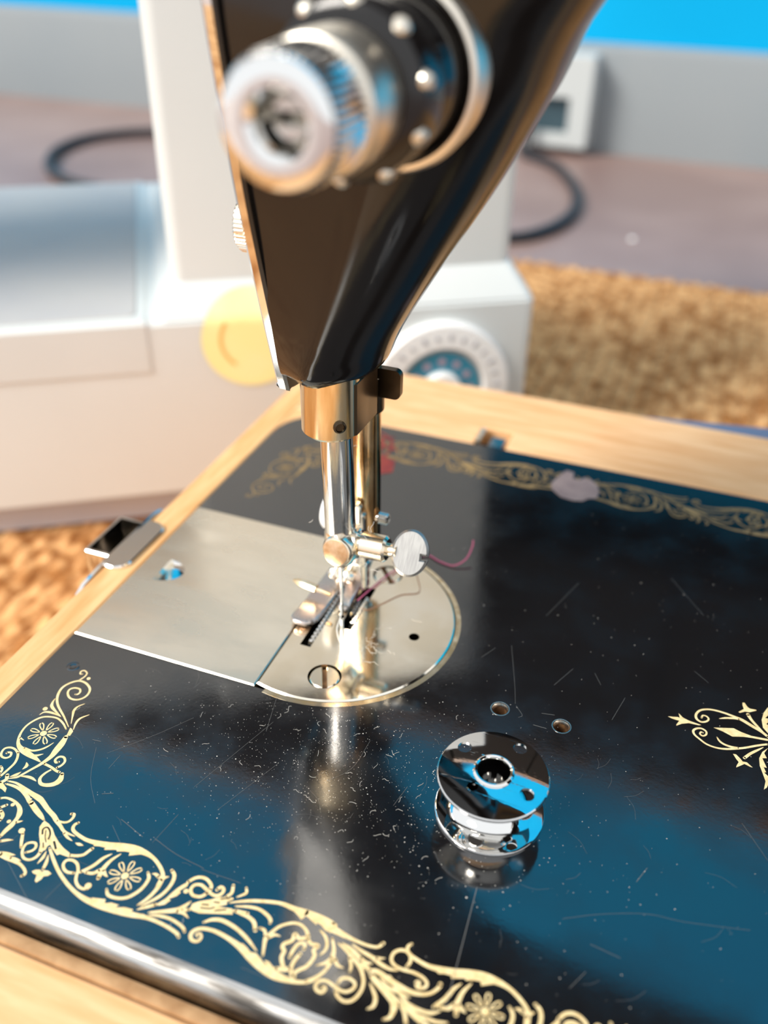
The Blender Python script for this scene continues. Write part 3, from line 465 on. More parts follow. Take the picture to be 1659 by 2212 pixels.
P_=[('A',[(-37.8,-54.58),(-38.37,-52.59),(-37.76,-52.76),(-37.22,-53.21),(-37.07,-54.45),(-37.95,-54.56)]),('B',[(-35.57,-69.96),(-34.07,-70.07),(-34.27,-71.11)]),('B',[(-28.79,-73.28),(-27.56,-73.59),(-26.38,-74.17),(-25.09,-75.22),(-23.55,-76.15),(-21.91,-76.89),(-20.24,-77.36),(-19.77,-78.16),(-21.77,-78.2),(-22.08,-78.57),(-23.62,-77.81),(-24.58,-77.18),(-24.83,-77.65),(-24.66,-78.34),(-25.11,-79.01),(-25.57,-79.19),(-26.26,-77.83),(-27.81,-76.15),(-28.79,-74.73),(-28.86,-73.84)]),('B',[(-24.13,-82.87),(-23.71,-82.35),(-22.98,-82.06),(-22.42,-82.32),(-22.18,-81.87),(-21.47,-81.72),(-20.63,-81.98),(-20.94,-82.57),(-21.59,-82.95),(-21.6,-83.54),(-21.99,-84.39),(-22.43,-84.21),(-22.76,-83.4),(-22.89,-83.1),(-23.57,-83.13)]),('B',[(-42.21,-69.31),(-41.8,-69.01),(-40.22,-69.81),(-39.81,-70.71),(-40.83,-70.34),(-41.41,-70.28)]),('C',[(-17.47,-74.26),(-17.07,-74.58),(-14.92,-73.83),(-14.95,-73.28)]),('C',[(-15.02,-73.68),(-14.93,-74.59),(-12.98,-73.82),(-12.72,-73.16)]),('C',[(-12.9,-73.42),(-12.64,-74.06),(-10.27,-73.14),(-10.14,-72.53)]),('C',[(-10.41,-73.19),(-10.13,-74.01),(-7.89,-72.77),(-8.32,-72.38)]),('C',[(-11.39,-83.34),(-8.94,-82.73),(-8.66,-83.62),(-9.75,-84.22)]),('C',[(-8.62,-83.44),(-7.65,-82.9),(-6.19,-82.83),(-6.84,-83.59),(-7.19,-84.05)]),('C',[(-6.58,-83.48),(-5.17,-82.85),(-3.57,-82.65),(-3.46,-82.94),(-4.21,-83.55)]),('C',[(-3.68,-83.35),(-1.28,-82.75),(-0.9,-83.09)]),('D',[(2.45,-74.74),(1.89,-75.48),(1.24,-76.6),(0.76,-77.99),(0.51,-78.93),(-0.31,-80.26),(0.03,-80.55),(0.97,-79.93),(1.48,-78.9),(1.04,-78.73),(1.99,-77.85),(2.33,-77.03),(1.98,-76.74),(2.74,-75.5),(2.64,-74.92)]),('D',[(5.33,-78.91),(5.26,-78.1),(6.21,-77.22),(7.79,-76.27),(9.02,-75.28),(11.24,-74.59),(11.39,-74.87),(10.55,-75.7),(10.84,-76.09),(9.64,-76.98),(12.08,-76.45),(12.6,-77.4),(9.5,-78.44),(7.22,-79.24),(5.76,-79.23)]),('E',[(21.41,-72.88),(22.68,-73.44),(23.79,-74.06),(24.15,-73.4),(23.66,-72.71)]),('E',[(24.08,-72.9),(25.19,-73.51),(26.57,-74.01),(26.44,-73.37),(25.97,-72.69)]),('E',[(26.52,-73.17),(28.14,-74.26),(29.36,-74.46),(29.32,-73.8),(28.31,-73.16)]),('E',[(15.96,-81.51),(16.71,-81.38),(17.76,-81.8),(18.72,-82.41),(18.25,-82.75)]),('E',[(18.58,-82.14),(19.54,-82.09),(20.63,-82.64),(21.44,-83.29),(20.63,-83.6)]),('E',[(21.1,-82.62),(22.04,-82.58),(23.37,-83.33),(25.22,-83.87),(23.43,-84.1)]),('F',[(26.31,-73.11),(28.41,-74.39),(29.43,-74.31),(29.08,-73.49),(27.22,-73.08)]),('F',[(29.33,-73.71),(30.83,-74.4),(31.84,-74.48),(31.68,-73.91),(30.48,-73.58)]),('G',[(52.04,-73.76),(52.05,-74.43),(54.69,-73.32),(54.75,-72.9)]),('G',[(54.47,-73.2),(54.34,-74.03),(56.99,-73.0),(57.23,-72.53)]),('G',[(56.78,-72.89),(56.87,-73.91),(58.33,-73.25),(58.53,-72.6)]),('H',[(76.31,-4.04),(78.35,-3.43),(78.76,-3.56),(78.36,-2.25),(79.38,-3.22),(80.6,-3.61),(83.16,-3.94),(82.73,-4.21),(80.67,-4.35),(79.3,-5.08),(78.3,-6.05),(78.26,-5.68),(78.72,-4.44),(77.27,-4.34)]),('H',[(85.59,-3.74),(87.41,-3.12),(89.54,-2.38),(91.1,-2.9),(93.13,-3.22),(96.37,-2.87),(96.38,-3.42),(93.41,-3.76),(91.66,-4.07),(89.43,-4.86),(87.48,-4.13)]),('H',[(90.92,5.98),(91.31,6.13),(92.02,5.01),(92.55,4.72),(93.71,4.88),(93.85,4.64),(92.47,3.6),(91.56,3.44),(90.56,2.65),(90.23,2.82),(91.27,4.12),(90.96,5.19)]),('H',[(89.82,-9.62),(90.44,-9.55),(91.47,-10.56),(91.74,-10.98),(92.59,-10.91),(93.73,-11.85),(93.24,-11.87),(92.13,-11.53),(91.32,-12.37),(90.62,-13.07),(90.71,-12.43),(91.03,-11.44),(90.5,-10.77)]),('H',[(96.11,6.62),(95.28,4.51),(94.96,2.24),(95.29,0.07),(96.32,-1.21),(96.26,1.22),(95.89,1.36),(96.24,1.98),(96.21,3.12),(95.64,3.09),(96.18,4.08)]),('H',[(96.44,-5.4),(95.39,-6.89),(94.84,-8.89),(95.03,-10.91),(95.7,-12.88),(96.23,-14.53),(96.0,-16.78),(96.51,-16.09),(96.71,-15.34),(96.65,-13.02),(95.92,-12.37),(96.28,-12.14),(95.76,-10.97),(96.36,-10.91),(95.44,-8.65),(96.29,-8.32),(95.76,-7.1)])]
D_S=[('A',(-43.37,-39.31,0.42)),('A',(-46.48,-50.13,0.52)),('B',(-31.28,-76.61,0.59)),('B',(-36.6,-72.5,0.4)),('B',(-34.79,-75.82,0.39)),('B',(-13.25,-81.68,0.6)),('D',(3.03,-76.42,0.45)),('F',(45.62,-77.28,0.54))]
F_=[('A',(-42.49,-55.86,-42.52,-52.82)),('C',(-8.45,-77.7,-8.63,-74.71)),('G',(56.79,-78.24,56.98,-75.01))]

PER = (65.25, -.5)
def tf_id(x, y): return x, y
def tf_per(k): return lambda x, y: (x+PER[0]*k, y+PER[1]*0)
def tf_rear(x, y): return x+.4, -y+.6
def comp(f, g): return lambda x, y: f(*g(x, y))
class Flat:
    def __init__(self, z): self.mb = MB(); self.z = z; self.n = 0
    def zz(self): self.n += 1; return self.z+.00025*(self.n % 60)
    def stroke(self, pts, tf):
        c = catmull([(*tf(p[0], p[1]), p[2]) for p in pts], 5) if len(pts) > 2 else [Vector((*tf(p[0], p[1]), p[2])) for p in pts]
        z = self.zz(); vs, fs = [], []; n = len(c)
        for i in range(n):
            d = c[min(i+1, n-1)]-c[max(i-1, 0)]; l = math.hypot(d.x, d.y) or 1
            w = max(.02, c[i].z)*.5; nx, ny = -d.y/l*w, d.x/l*w
            vs += [(c[i].x+nx, c[i].y+ny, z), (c[i].x-nx, c[i].y-ny, z)]
        fs = [(2*i, 2*i+1, 2*i+3, 2*i+2) for i in range(n-1)]
        self.mb.add(vs, fs)
        for e in (0, n-1): self.dot((c[e].x, c[e].y, max(.06, c[e].z)*.5), tf_id, 8, z)
    def dot(self, d, tf, n=14, z=None):
        x, y = tf(d[0], d[1]); z = self.zz() if z is None else z
        self.mb.add([(x+d[2]*cos(2*pi*i/n), y+d[2]*sin(2*pi*i/n), z) for i in range(n)], [tuple(range(n))])
    def poly(self, pts, tf):
        z = self.zz(); q = [tf(*p) for p in pts]
        tr = tessellate_polygon([[Vector((x, y, 0)) for x, y in q]])
        self.mb.add([(x, y, z) for x, y in q], [tuple(t) for t in tr])
    def flower(self, fl, tf):
        cx, cy = tf(fl[0], fl[1]); tx, ty = tf(fl[2], fl[3]); R = math.hypot(tx-cx, ty-cy); a0 = math.atan2(ty-cy, tx-cx)
        self.dot((cx, cy, R*.23), tf_id)
        for k in range(8):
            a = a0+k*pi/4; pts = []
            for j in range(15):
                b = 2*pi*j/14; u = R*(.66+.34*cos(b)); v = R*.155*sin(b)*(.75+.35*cos(b))
                pts.append((cx+u*cos(a)-v*sin(a), cy+u*sin(a)+v*cos(a), R*.082))
            self.stroke(pts, tf_id)
def add_set(fl, kk, crops, tf):
    for c_, pts in S_:
        if c_ in crops: fl.stroke(pts, tf)
    for c_, pts in P_:
        if c_ in crops: fl.poly(pts, tf)
    for c_, d in D_S:
        if c_ in crops: fl.dot(d, tf)
    for c_, f in F_:
        if c_ in crops: fl.flower(f, tf)
    if kk:
        for c_, pts in K_:
            if c_ in crops: kk.stroke(pts, tf)
fb, kb = Flat(.02), Flat(.05)
add_set(fb, kb, 'AB', tf_id)
for k in range(4): add_set(fb, kb, 'CDEF', tf_per(k))
gb = fb.mb.build('gold_border', M_gold, bed, False); gb['label'] = 'gold scroll and flower border along the front'
tag(kb.mb.build('border_shading', M_ink, bed, False), kind='stuff')
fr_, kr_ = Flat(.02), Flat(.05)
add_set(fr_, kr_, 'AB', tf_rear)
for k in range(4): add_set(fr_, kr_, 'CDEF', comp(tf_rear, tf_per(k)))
gr = fr_.mb.build('gold_border', M_goldback, bed, False); gr['label'] = 'darker gold scroll border along the back'
fm = Flat(.02); XM = 97.0
add_set(fm, None, 'H', tf_id); add_set(fm, None, 'H', lambda x, y: (2*XM-x, y))
gm = fm.mb.build('gold_medallion', M_gold, bed, False); gm['label'] = 'gold scrolled medallion at the middle of the bed'
# red emblem with its painted reflection in the back left corner and chipped paint on the back border
fe = Flat(.08)
for R_, w in ((9.5, 1.2), (6.6, 1.6), (3.2, 2.2)):
    fe.stroke([(-26+R_*cos(a), 77.5+R_*sin(a)*1.05, w*(.6+.4*sin(3*a)**2)) for a in [2*pi*i/22 for i in range(23)]], tf_id)
for k in range(9):
    a = 2*pi*k/9; fe.stroke([(-26+4*cos(a), 77.5+4*sin(a), 1.0), (-26+8*cos(a+.25), 77.5+8*sin(a+.25), 1.6), (-26+11.5*cos(a+.1), 77.5+11.5*sin(a+.1), .5)], tf_id)
fe.poly([(-18, 74), (-13, 72.5), (-11.5, 66), (-14.5, 63.5), (-18, 68)], tf_id)  # patch painted on the bed as the emblem's red reflection
eo = fe.mb.build('red_emblem_and_reflection', M_red, bed, False); eo['label'] = 'red scrolled emblem and its painted reflection in the back corner'
fc = Flat(.11)
fc.poly([(33.9, 78.4), (35.2, 83), (36.6, 86.6), (39.0, 86.0), (39.2, 82.8), (41.2, 82.6), (42.2, 84.4), (44.5, 84.0), (46.8, 81.4), (47.9, 77.5), (47.6, 74.4), (45.5, 73.6), (44.2, 71.6), (41.4, 70.8), (38, 71.4), (36.1, 73.1), (34.4, 75)], tf_id)
co = fc.mb.build('paint_chip', M_chip, bed, False); co['label'] = 'pale mauve patch where the paint has chipped away'
# scratches
fs_ = Flat(.045)
def scr(pts, w=.07): fs_.stroke([(x, y, w*.62) for x, y in pts], tf_id)
scr([(49.74, -57.57), (50.33, -68.01), (50.73, -75.74), (50.94, -79.56)], 0.14)
scr([(-15.81, -67.9), (-10.02, -69.74)], 0.09)
scr([(-16.55, -69.61), (-12.67, -72.56)], 0.06)
scr([(-7.69, -69.26), (-2.48, -70.66), (3.61, -71.42)], 0.08)
scr([(3.32, -71.73), (11.08, -71.65)], 0.07)
scr([(-27.4, -55.49), (-21.46, -48.33), (-16.28, -40.99)], 0.05)
scr([(-30.31, -55.09), (-26.83, -61.84), (-22.51, -66.6)], 0.05)
scr([(-7.65, -70.09), (-6.54, -63.16)], 0.05)
scr([(-29.29, -82.84), (-21.59, -87.4)], 0.06)
scr([(-18.6, -86.7), (-17.77, -82.1)], 0.05)
scr([(64.88, -57.93), (70.97, -54.66), (78.34, -51.79), (84.4, -50.99), (94.75, -48.58)], 0.05)
scr([(75.63, -46.23), (77.02, -42.72)], 0.09)
scr([(92.59, -26.85), (97.21, -33.33)], 0.06)
scr([(70.09, -60.77), (75.11, -61.38)], 0.07)
scr([(68.32, -69.33), (70.24, -65.76)], 0.08)
scr([(65.45, -9.35), (67.06, -1.98)], 0.06)
scr([(51.96, -3.75), (54.86, 2.82)], 0.06)
scr([(59.67, 3.15), (61.53, 0.03)], 0.06)
scr([(40.15, 5.15), (43.92, -6.93), (45.36, -12.29)], 0.05)
scr([(45.71, -12.88), (47.53, -15.01), (46.96, -15.94)], 0.07)
scr([(50.34, -16.83), (53.08, -16.84)], 0.14)
scr([(51.24, -12.98), (53.91, -12.49)], 0.1)
scr([(11.36, -75.52), (20.38, -72.48)], 0.05)
scr([(18.23, -85.09), (23.23, -85.18)], 0.06)
scr([(34.74, -1.13), (36.88, 3.01)], 0.06)
scr([(80.34, 12.12), (83.54, 9.49)], 0.05)
scr([(27.21, -79.78), (29.85, -80.17), (31.84, -80.63)], 0.1)
scr([(-2.97, -28.44), (-0.54, -38.76)], 0.05)
scr([(-7.01, -56.46), (-0.34, -35.96)], 0.05)
scr([(-0.22, -59.58), (5.41, -45.51)], 0.05)
scr([(-32.22, -53.62), (-30.37, -53.42)], 0.12)
scr([(-22.56, -64.31), (-20.58, -63.42)], 0.1)
scr([(-24.9, -58.64), (-24.67, -55.05)], 0.06)
scr([(15.77, -46.34), (19.5, -41.22), (20.29, -33.24)], 0.05)
scr([(30.21, -46.54), (31.22, -41.48)], 0.06)
scr([(45.32, 18.58), (50.22, 33.91)], 0.05)
scr([(71.79, 44.55), (80.69, 32.66)], 0.05)
for _ in range(70):
    x, y = rnd.uniform(-35, 100), rnd.uniform(-85, -22); a = rnd.uniform(0, pi); l = rnd.uniform(.6, 5); w = rnd.uniform(.008, .02); l *= .6
    if math.hypot(x-PC, y) < PR+2: continue
    scr([(x, y), (x+l*cos(a), y+l*sin(a)), (x+1.9*l*cos(a+.2), y+1.9*l*sin(a+.2))], w)
so = fs_.mb.build('scratches', M_scratch, bed, False); tag(so, kind='stuff')

# ---------------------------------------------------------------- head and arm
def sec(z, yl, xk, yk, xr, yc, yb):
    xl = -12.0; out = []
    F = Vector((xk, yk)); L0 = Vector((xl, yl))
    for t in (0, .04, .3, .6, .85): out.append(L0.lerp(F, t))
    d = (F-L0).normalized()
    def bez(p0, p1, p2, p3, n, inc=True):
        for i in range(n):
            t = i/n; out.append(p0*(1-t)**3+p1*3*t*(1-t)**2+p2*3*t*t*(1-t)+p3*t**3)
    w = xr-xk
    R_ = Vector((xr, yc)); k = min(w*.6, abs(yc-yk)*1.2)
    bez(F, F+d*k*.8, Vector((xr, yk+(yc-yk)*.42)), R_, 12)
    B = Vector((xr-min(14, w*.7), yb)); bez(R_, Vector((xr, yc+(yb-yc)*.6)), Vector((xr-3, yb)), B, 8)
    for t in (0, .25, .5, .75, .97): out.append(B.lerp(Vector((xl, yb)), t))
    for t in (0, .3, .6): out.append(Vector((xl, yb)).lerp(L0, t))
    out.append(Vector((xl, yl+.5)))
    return [(p.x, p.y, z) for p in out]
HS = [(62.0, -1.5, -5, -4.2, 3.0, 6, 17), (62.8, -2.0, -5.2, -6.0, 5.4, 6, 19), (64.5, -2.6, -5.0, -7.2, 7.2, 6, 20), (68, -3.4, -4.2, -8.0, 8.6, 6, 20.6), (73, -4.5, -1.8, -9.0, 11.0, 5, 21), (86, -7.2, 4, -12.2, 18.6, 3, 22), (103, -11.2, 10.5, -16.8, 28.8, 2, 24), (118, -14.4, 15.0, -20.3, 36.6, 1, 26),
      (130, -16.4, 18, -22, 42.0, 1, 26), (139, -17, 24, -22.5, 52, 1, 26), (146, -17, 50, -22.5, 85, 1, 26), (152, -17, 120, -22.5, 170, 1, 26), (158, -17, 190, -22, 246, 1, 26), (186, -17, 190, -22, 246, 1, 26), (196, -13, 188, -17, 243, 1, 22), (201, -6, 180, -8, 236, 1, 14)]
HI = [HS[0], HS[1], HS[2]]
for i in range(2, len(HS)-1):
    for s_ in range(1, 6):
        t = s_/5; a_, b_ = HS[i], HS[i+1]; p_, n_ = HS[i-1], HS[min(i+2, len(HS)-1)]
        def hm(q):
            h = b_[0]-a_[0]
            m0 = (b_[q]-p_[q])/(b_[0]-p_[0])*h; m1 = (n_[q]-a_[q])/(n_[0]-a_[0])*h if n_[0] > a_[0] else 0
            d = b_[q]-a_[q]
            m0 = max(min(m0, 3*d), 0) if d >= 0 else min(max(m0, 3*d), 0); m1 = max(min(m1, 3*d), 0) if d >= 0 else min(max(m1, 3*d), 0)
            return (2*t**3-3*t*t+1)*a_[q]+(t**3-2*t*t+t)*m0+(-2*t**3+3*t*t)*b_[q]+(t**3-t*t)*m1
        HI.append((a_[0]+(b_[0]-a_[0])*t, *[hm(q) for q in range(1, 7)]))
mb = MB(); loft(mb, [sec(*h) for h in HI]); head = mb.build('head_and_arm', M_headblack, sm, True, 50)
mb = MB(); loft(mb, [[(x, y, z) for x, y in rrect(196-e, -34-e*.5, 248+e, 42+e*.5, 16)] for z, e in ((-.02, 8), (6, 3), (20, 0), (90, -2), (160, 0))]); mb.build('pillar', M_headblack, sm, True, 50)
fpo = catmull([(20, 58.5), (9, 56.8), (2.0, 57.6), (.4, 59.5), (-6.6, 83), (-11.8, 103), (-17.0, 129.6), (-18.5, 150), (-18, 180), (-10, 192), (4, 196), (18, 190), (24, 175), (24, 130), (23, 90)], 4, True)
mb = MB(); plate(mb, [(p.x, p.y) for p in fpo], [], 12.3, 14.6, lambda p: (-p[2], p[0], p[1]), bev=.7); fp = mb.build('face_plate', M_chrome, sm)
mb = MB(); plate(mb, [(p.x*1.0-.3, p.y) for p in fpo], [], 11.4, 12.3, lambda p: (-p[2], p[0], p[1])); mb.build('face_plate_gasket', M_ink, fp)
def knurl(mb, fr, r, h0, h1, n=40, d=.25, bev=.4):
    loop = []
    for i in range(n):
        for q, rr in ((0, r-d), (.3, r), (.7, r)): 
            a = 2*pi*(i+q)/n; loop.append((rr*cos(a), rr*sin(a)))
    plate(mb, loop, [], h0, h1, fr, bev=bev)
mb = MB(); knurl(mb, frame((-14.2, -1.6, 92), (-1, 0, 0)), 5.4, .6, 3.6, 44, .3); lathe(mb, [(2.2, 0), (2.2, .8)], frame((-14.2, -1.6, 92), (-1, 0, 0)), 16); mb.build('face_plate_screw', M_nickel, fp)

# tension assembly
TX, TZ = 18.0, 122.3
tf_ = frame((TX, -20.0, TZ), (0, -1, 0))
mb = MB(); lathe(mb, [(13.0, -4), (13.3, 1.6), (12.8, 2.8), (12.0, 3.0), (11.4, 2.2), (11.4, -4)], tf_, 56, closed=True); ta = mb.build('tension_ring', M_satin, sm)
mb = MB(); lathe(mb, [(11.3, -2), (11.3, .6), (10.6, 4.5), (10.2, 8.0), (9.0, 10.5), (6, 11.2)], tf_, 48); mb.build('tension_body', M_headblack, ta)
mb = MB(); lathe(mb, [(9.4, 11), (11.0, 12.2), (11.2, 16.6), (10.6, 18.4), (9.8, 18.9), (7, 18.9)], tf_, 48); mb.build('number_dial', M_headblack, ta)
for k in range(10):
    a = 2*pi*(k+.35)/10
    mb = MB(); lathe(mb, [(1.25, -.5), (1.25, .35), (.8, .9), (0, 1.1)], frame(tf_((10.5*cos(a), 10.5*sin(a), 17.6)), Vector(tf_((cos(a), sin(a), 1)))-Vector(tf_((0, 0, 0)))), 14); mb.build('dial_stud', M_satin, ta)
mb = MB(); lathe(mb, [(5, 18.5), (8.0, 19.2), (8.4, 20.4), (8.4, 27.6), (8.0, 28.6), (7.2, 29.0)], tf_, 48); mb.build('thumb_nut_collar', M_satin, ta)
mb = MB(); n_ = 54; prof = [(7.0, 28.9), (7.7, 29.5), (7.9, 31), (7.7, 36.4), (7.0, 37.8), (6.0, 38.2), (4.0, 38.0), (3.3, 37.2), (3.3, 30)]
vs, fs = [], []; K_n = len(prof)
for i in range(n_*2):
    a = 2*pi*i/(n_*2)
    for q, (r, h) in enumerate(prof):
        vs.append(tf_(((r-(.28 if (i % 2 and q in (1, 2, 3)) else 0))*cos(a), (r-(.28 if (i % 2 and q in (1, 2, 3)) else 0))*sin(a), h)))
for i in range(n_*2):
    j = (i+1) % (n_*2)
    for q in range(K_n-1): fs.append((i*K_n+q, j*K_n+q, j*K_n+q+1, i*K_n+q+1))
mb.add(vs, fs); mb.build('thumb_nut', M_chrome, ta)
mb = MB()
for sg in (1, -1): plate(mb, [(x, y*sg) for x, y in circ(0, 0, 2.6, 16, .2, pi-.2, True)], [], 18, 34.5, tf_, bev=.4)
mb.build('tension_stud', M_steel, ta)

# needle bar, bushing, clamp
NBT = (-1.15, 0, 66); NBB = (0, 0, 25.5)
mb = MB(); lathe(mb, [(5.6, 0), (6.2, .7), (6.2, 14), (6.2, 18)], frame((-1.75, 0, 50.6), (0, 0, 1)), 48); bs = mb.build('needle_bar_bushing', M_bush, sm)
mb = MB(); lathe(mb, [(1.35, -.4), (1.35, .25), (1.0, .5), (.85, .1), (0, .1)], frame((2.2, -4.9, 54.4), (.62, -.78, 0)), 20); mb.build('bushing_screw', M_darkmetal, bs)
mb = MB(); plate(mb, [(1.5, -4.6), (4.6, -1.5), (4.9, 9), (3.4, 11.4), (-1, 11.4), (-3, 5)], [], 51.3, 63, bev=.3); mb.build('bar_bracket', M_darkmetal, bs)
mb = MB(); cyl(mb, NBT, NBB, 3.45, n=40, bev=.3); nb = mb.build('needle_bar', M_steel, sm)
mb = MB(); d_ = Vector(NBB)-Vector(NBT); d_.normalize(); p_ = Vector(NBB)-d_*4.6
lathe(mb, [(3.46, 0), (3.38, .1), (3.46, .2)], frame(p_, d_), 40, cap=False); mb.build('bar_groove', M_darkmetal, nb)
# clamp: a round boss along Y with a copper coloured end and a cross bar along X
CF = (.9, -5.0, 22.9)
fc_ = frame(CF, Vector((-.12, -1, .22)))
mb = MB(); lathe(mb, [(3.0, -8.2), (3.6, -7.6), (3.8, -3), (3.7, -.6), (3.3, -.05), (2.7, .05)], fc_, 32); lathe(mb, [(1.6, 15.8), (2.8, 17.0), (3.7, 19.5), (3.75, 25.2), (3.5, 26.0)], frame((.05, .1, 0), (0, 0, 1)), 32); nc = mb.build('needle_clamp', M_nickel, sm)
mb = MB(); lathe(mb, [(3.0, 0), (3.0, .12), (2.8, .2)], fc_, 32); mb.build('clamp_face', M_copper, nc)
cx_ = frame((3.0, .3, 22.6), (1, -.02, .05))
mb = MB(); lathe(mb, [(3.4, 0), (3.5, .4), (3.5, 1.3), (3.2, 1.6)], cx_, 32); lathe(mb, [(2.6, 1.4), (2.6, 2.0)], cx_, 32); mb.build('clamp_washer', M_nickel, nc)
mb = MB()
loft(mb, [[cx_((rr*cos(a+.2), rr*sin(a+.2), h)) for a in [2*pi*i/12 for i in range(12)]] for rr, h in ((2.6, 2.0), (3.05, 2.3), (3.05, 7.6), (2.5, 8.2))]); mb.build('clamp_nut', M_nickel, nc)
mb = MB(); lathe(mb, [(1.45, 8), (1.45, 9.9), (1.9, 10.6)], cx_, 20); cs = mb.build('thumb_screw', M_nickel, nc)
# spade head of the thumb screw, slotted at its end
PCN = Vector((16.4, .2, 23.4)); pn = Vector((0.12, -.80, .58)).normalized()
fp_ = frame(PCN, pn, (0, 0, 1))
E_ = []
for i in range(48):
    a = 2*pi*i/48; x, y = 4.15*cos(a), 5.25*sin(a)
    E_.append((x, y))
E2 = [p for p in E_ if not (p[0] > 3.5 and -.95 < p[1] < -.05)]
slot = [(4.1, -1.0), (2.7, -1.0), (2.7, -.25), (4.13, -.25)]
idx = next(i for i in range(len(E2)) if E2[i][1] < 0 and E2[i][0] > 3.5)
E2 = sorted([(math.atan2(y/5.25, x/4.15), x, y) for x, y in E2]); E2 = [(x, y) for a, x, y in E2]
ins = next(i for i, (x, y) in enumerate(E2) if math.atan2(y, x) > -.1)
E2 = E2[:ins]+slot+E2[ins:]
mb = MB(); plate(mb, E2, [], -.95, .95, fp_, bev=.5); mb.build('thumb_screw_head', M_brushed, nc)
# needle
mb = MB(); lathe(mb, [(.62, 0), (.62, -4.5), (.42, -6), (.40, -15.6), (.05, -17.6)], frame((0, 0, 17.8), (0, 0, 1)), 14); mb.build('needle', M_chrome, sm)

# presser bar, collar, lever tab
PBT = (-.2, 15.2, 66); PBB = (.35, 15.2, 9)
mb = MB(); cyl(mb, PBT, PBB, 3.35, n=40, bev=.3); pb = mb.build('presser_bar', M_brass, sm)
mb = MB(); lathe(mb, [(3.5, 0), (4.0, .2), (4.0, 8.4), (3.5, 8.6)], frame((.1, 15.0, 48.6), (0, 0, 1)), 36); pc_ = mb.build('presser_bar_collar', M_darkmetal, sm)
mb = MB(); lathe(mb, [(4.02, 8.5), (4.2, 8.6), (4.02, 8.75), (3.9, 8.6)], frame((.1, 15.0, 48.6), (0, 0, 1)), 36, closed=True); mb.build('collar_rim', M_nickel, pc_)
mb = MB(); plate(mb, rrect(2.5, 53, 8.6, 59.8, 1.4), [], -13.0, -14.4, lambda p: (p[0], -p[2], p[1]), bev=.25); mb.build('lever_tab', M_darkmetal, pc_)
# presser foot
def toe(name, secs_, mat, parent):
    mb = MB(); S2 = []
    for y, x0, x1, z0, th in secs_:
        b = min(.32, (x1-x0)*.2)
        S2.append([(x0, y, z0+.2), (x0+b, y, z0), (x1-b, y, z0), (x1, y, z0+.2), (x1, y, z0+th-b), (x1-b, y, z0+th), (x0+b, y, z0+th), (x0, y, z0+th-b)])
    loft(mb, S2); return mb.build(name, mat, parent, True, 40)
sole = toe('presser_foot', [(-8.0, -8.3, -6.6, 1.75, .5), (-7.8, -9.1, -5.9, 1.5, .95), (-7.2, -9.8, -5.2, 1.25, 1.3), (-6.2, -10.2, -4.6, 1.05, 1.5), (-4.8, -10.2, -4.2, .9, 1.6), (-3, -10.0, -3.9, .8, 1.6), (2, -9.7, -3.6, .7, 1.6), (8, -9.3, -3.4, .75, 1.8), (13, -8.8, -3.2, .9, 2.2)], M_foot, sm)
toe('foot_toe', [(1.0, -1.2, .1, 1.0, .6), (1.3, -1.6, .55, .8, 1.1), (2.2, -1.9, .95, .65, 1.5), (5, -2.0, .8, .7, 1.7), (8, -2.2, .95, 1.4, 1.9), (11, -2.4, 1.3, 3.2, 2.0), (14, -2.6, 2.0, 6.0, 2.2), (16, -2.6, 2.6, 9.5, 2.4)], M_foot, sole)
pf = MB(); plate(pf, rrect(-6.2, 9.4, 2.2, 13.4, 1.2), [], 1.5, 9.5, bev=.8); plate(pf, rrect(-3.4, 9.4, 2.0, 12.6, .8), [], 9, 23.5, lambda p: (p[0]-max(0, p[2]-9)*.03, p[1]+.15, p[2]), bev=.5); pf.build('foot_shank', M_nickel, sole)
for hx in (-5.2, -1.9):
    mb = MB(); lathe(mb, [(1.5, 0), (1.7, .6), (1.2, 1.8), (0, 2.2)], frame((hx, 8.6, 5.6), (0, -1, .5)), 18); mb.build('hinge_boss', M_nickel, sole)
mb = MB(); lathe(mb, [(1.05, 0), (1.05, 3.2), (.75, 5.2), (.25, 6.4)], frame((-7.2, 1.6, 5.2), (-1, .12, .06)), 16); lathe(mb, [(.5, -4), (.5, 0)], frame((-7.2, 1.6, 5.2), (-1, .12, .06)), 10); mb.build('guide_pin', M_bush, sole)
mb = MB(); cyl(mb, (-8, 14.5, 20), (5.6, 14.5, 20.6), 1.1, n=20)
for q in range(4): lathe(mb, [(1.15, 0), (1.5, .3), (1.15, .6)], frame((3.6+q*.6, 14.5, 20.5), (1, 0, .04)), 18, cap=False)
fsr = mb.build('foot_screw', M_steel, sole)
mb = MB(); lathe(mb, [(3.2, 0), (4.6, .3), (4.6, 2.0), (4.0, 2.6), (0, 2.7)], frame((-7.4, 14.5, 19.4), (-1, 0, 0)), 32); mb.build('foot_screw_head', M_white, fsr)
mb = MB(); plate(mb, [(-2.6, 21), (1.0, 21), (1.0, 25.5), (.2, 26.2), (-1.6, 26.2), (-2.6, 25)], [], -11.0, -9.2, lambda p: (p[0], -p[2], p[1]), bev=.4); mb.build('foot_hook', M_nickel, sole)

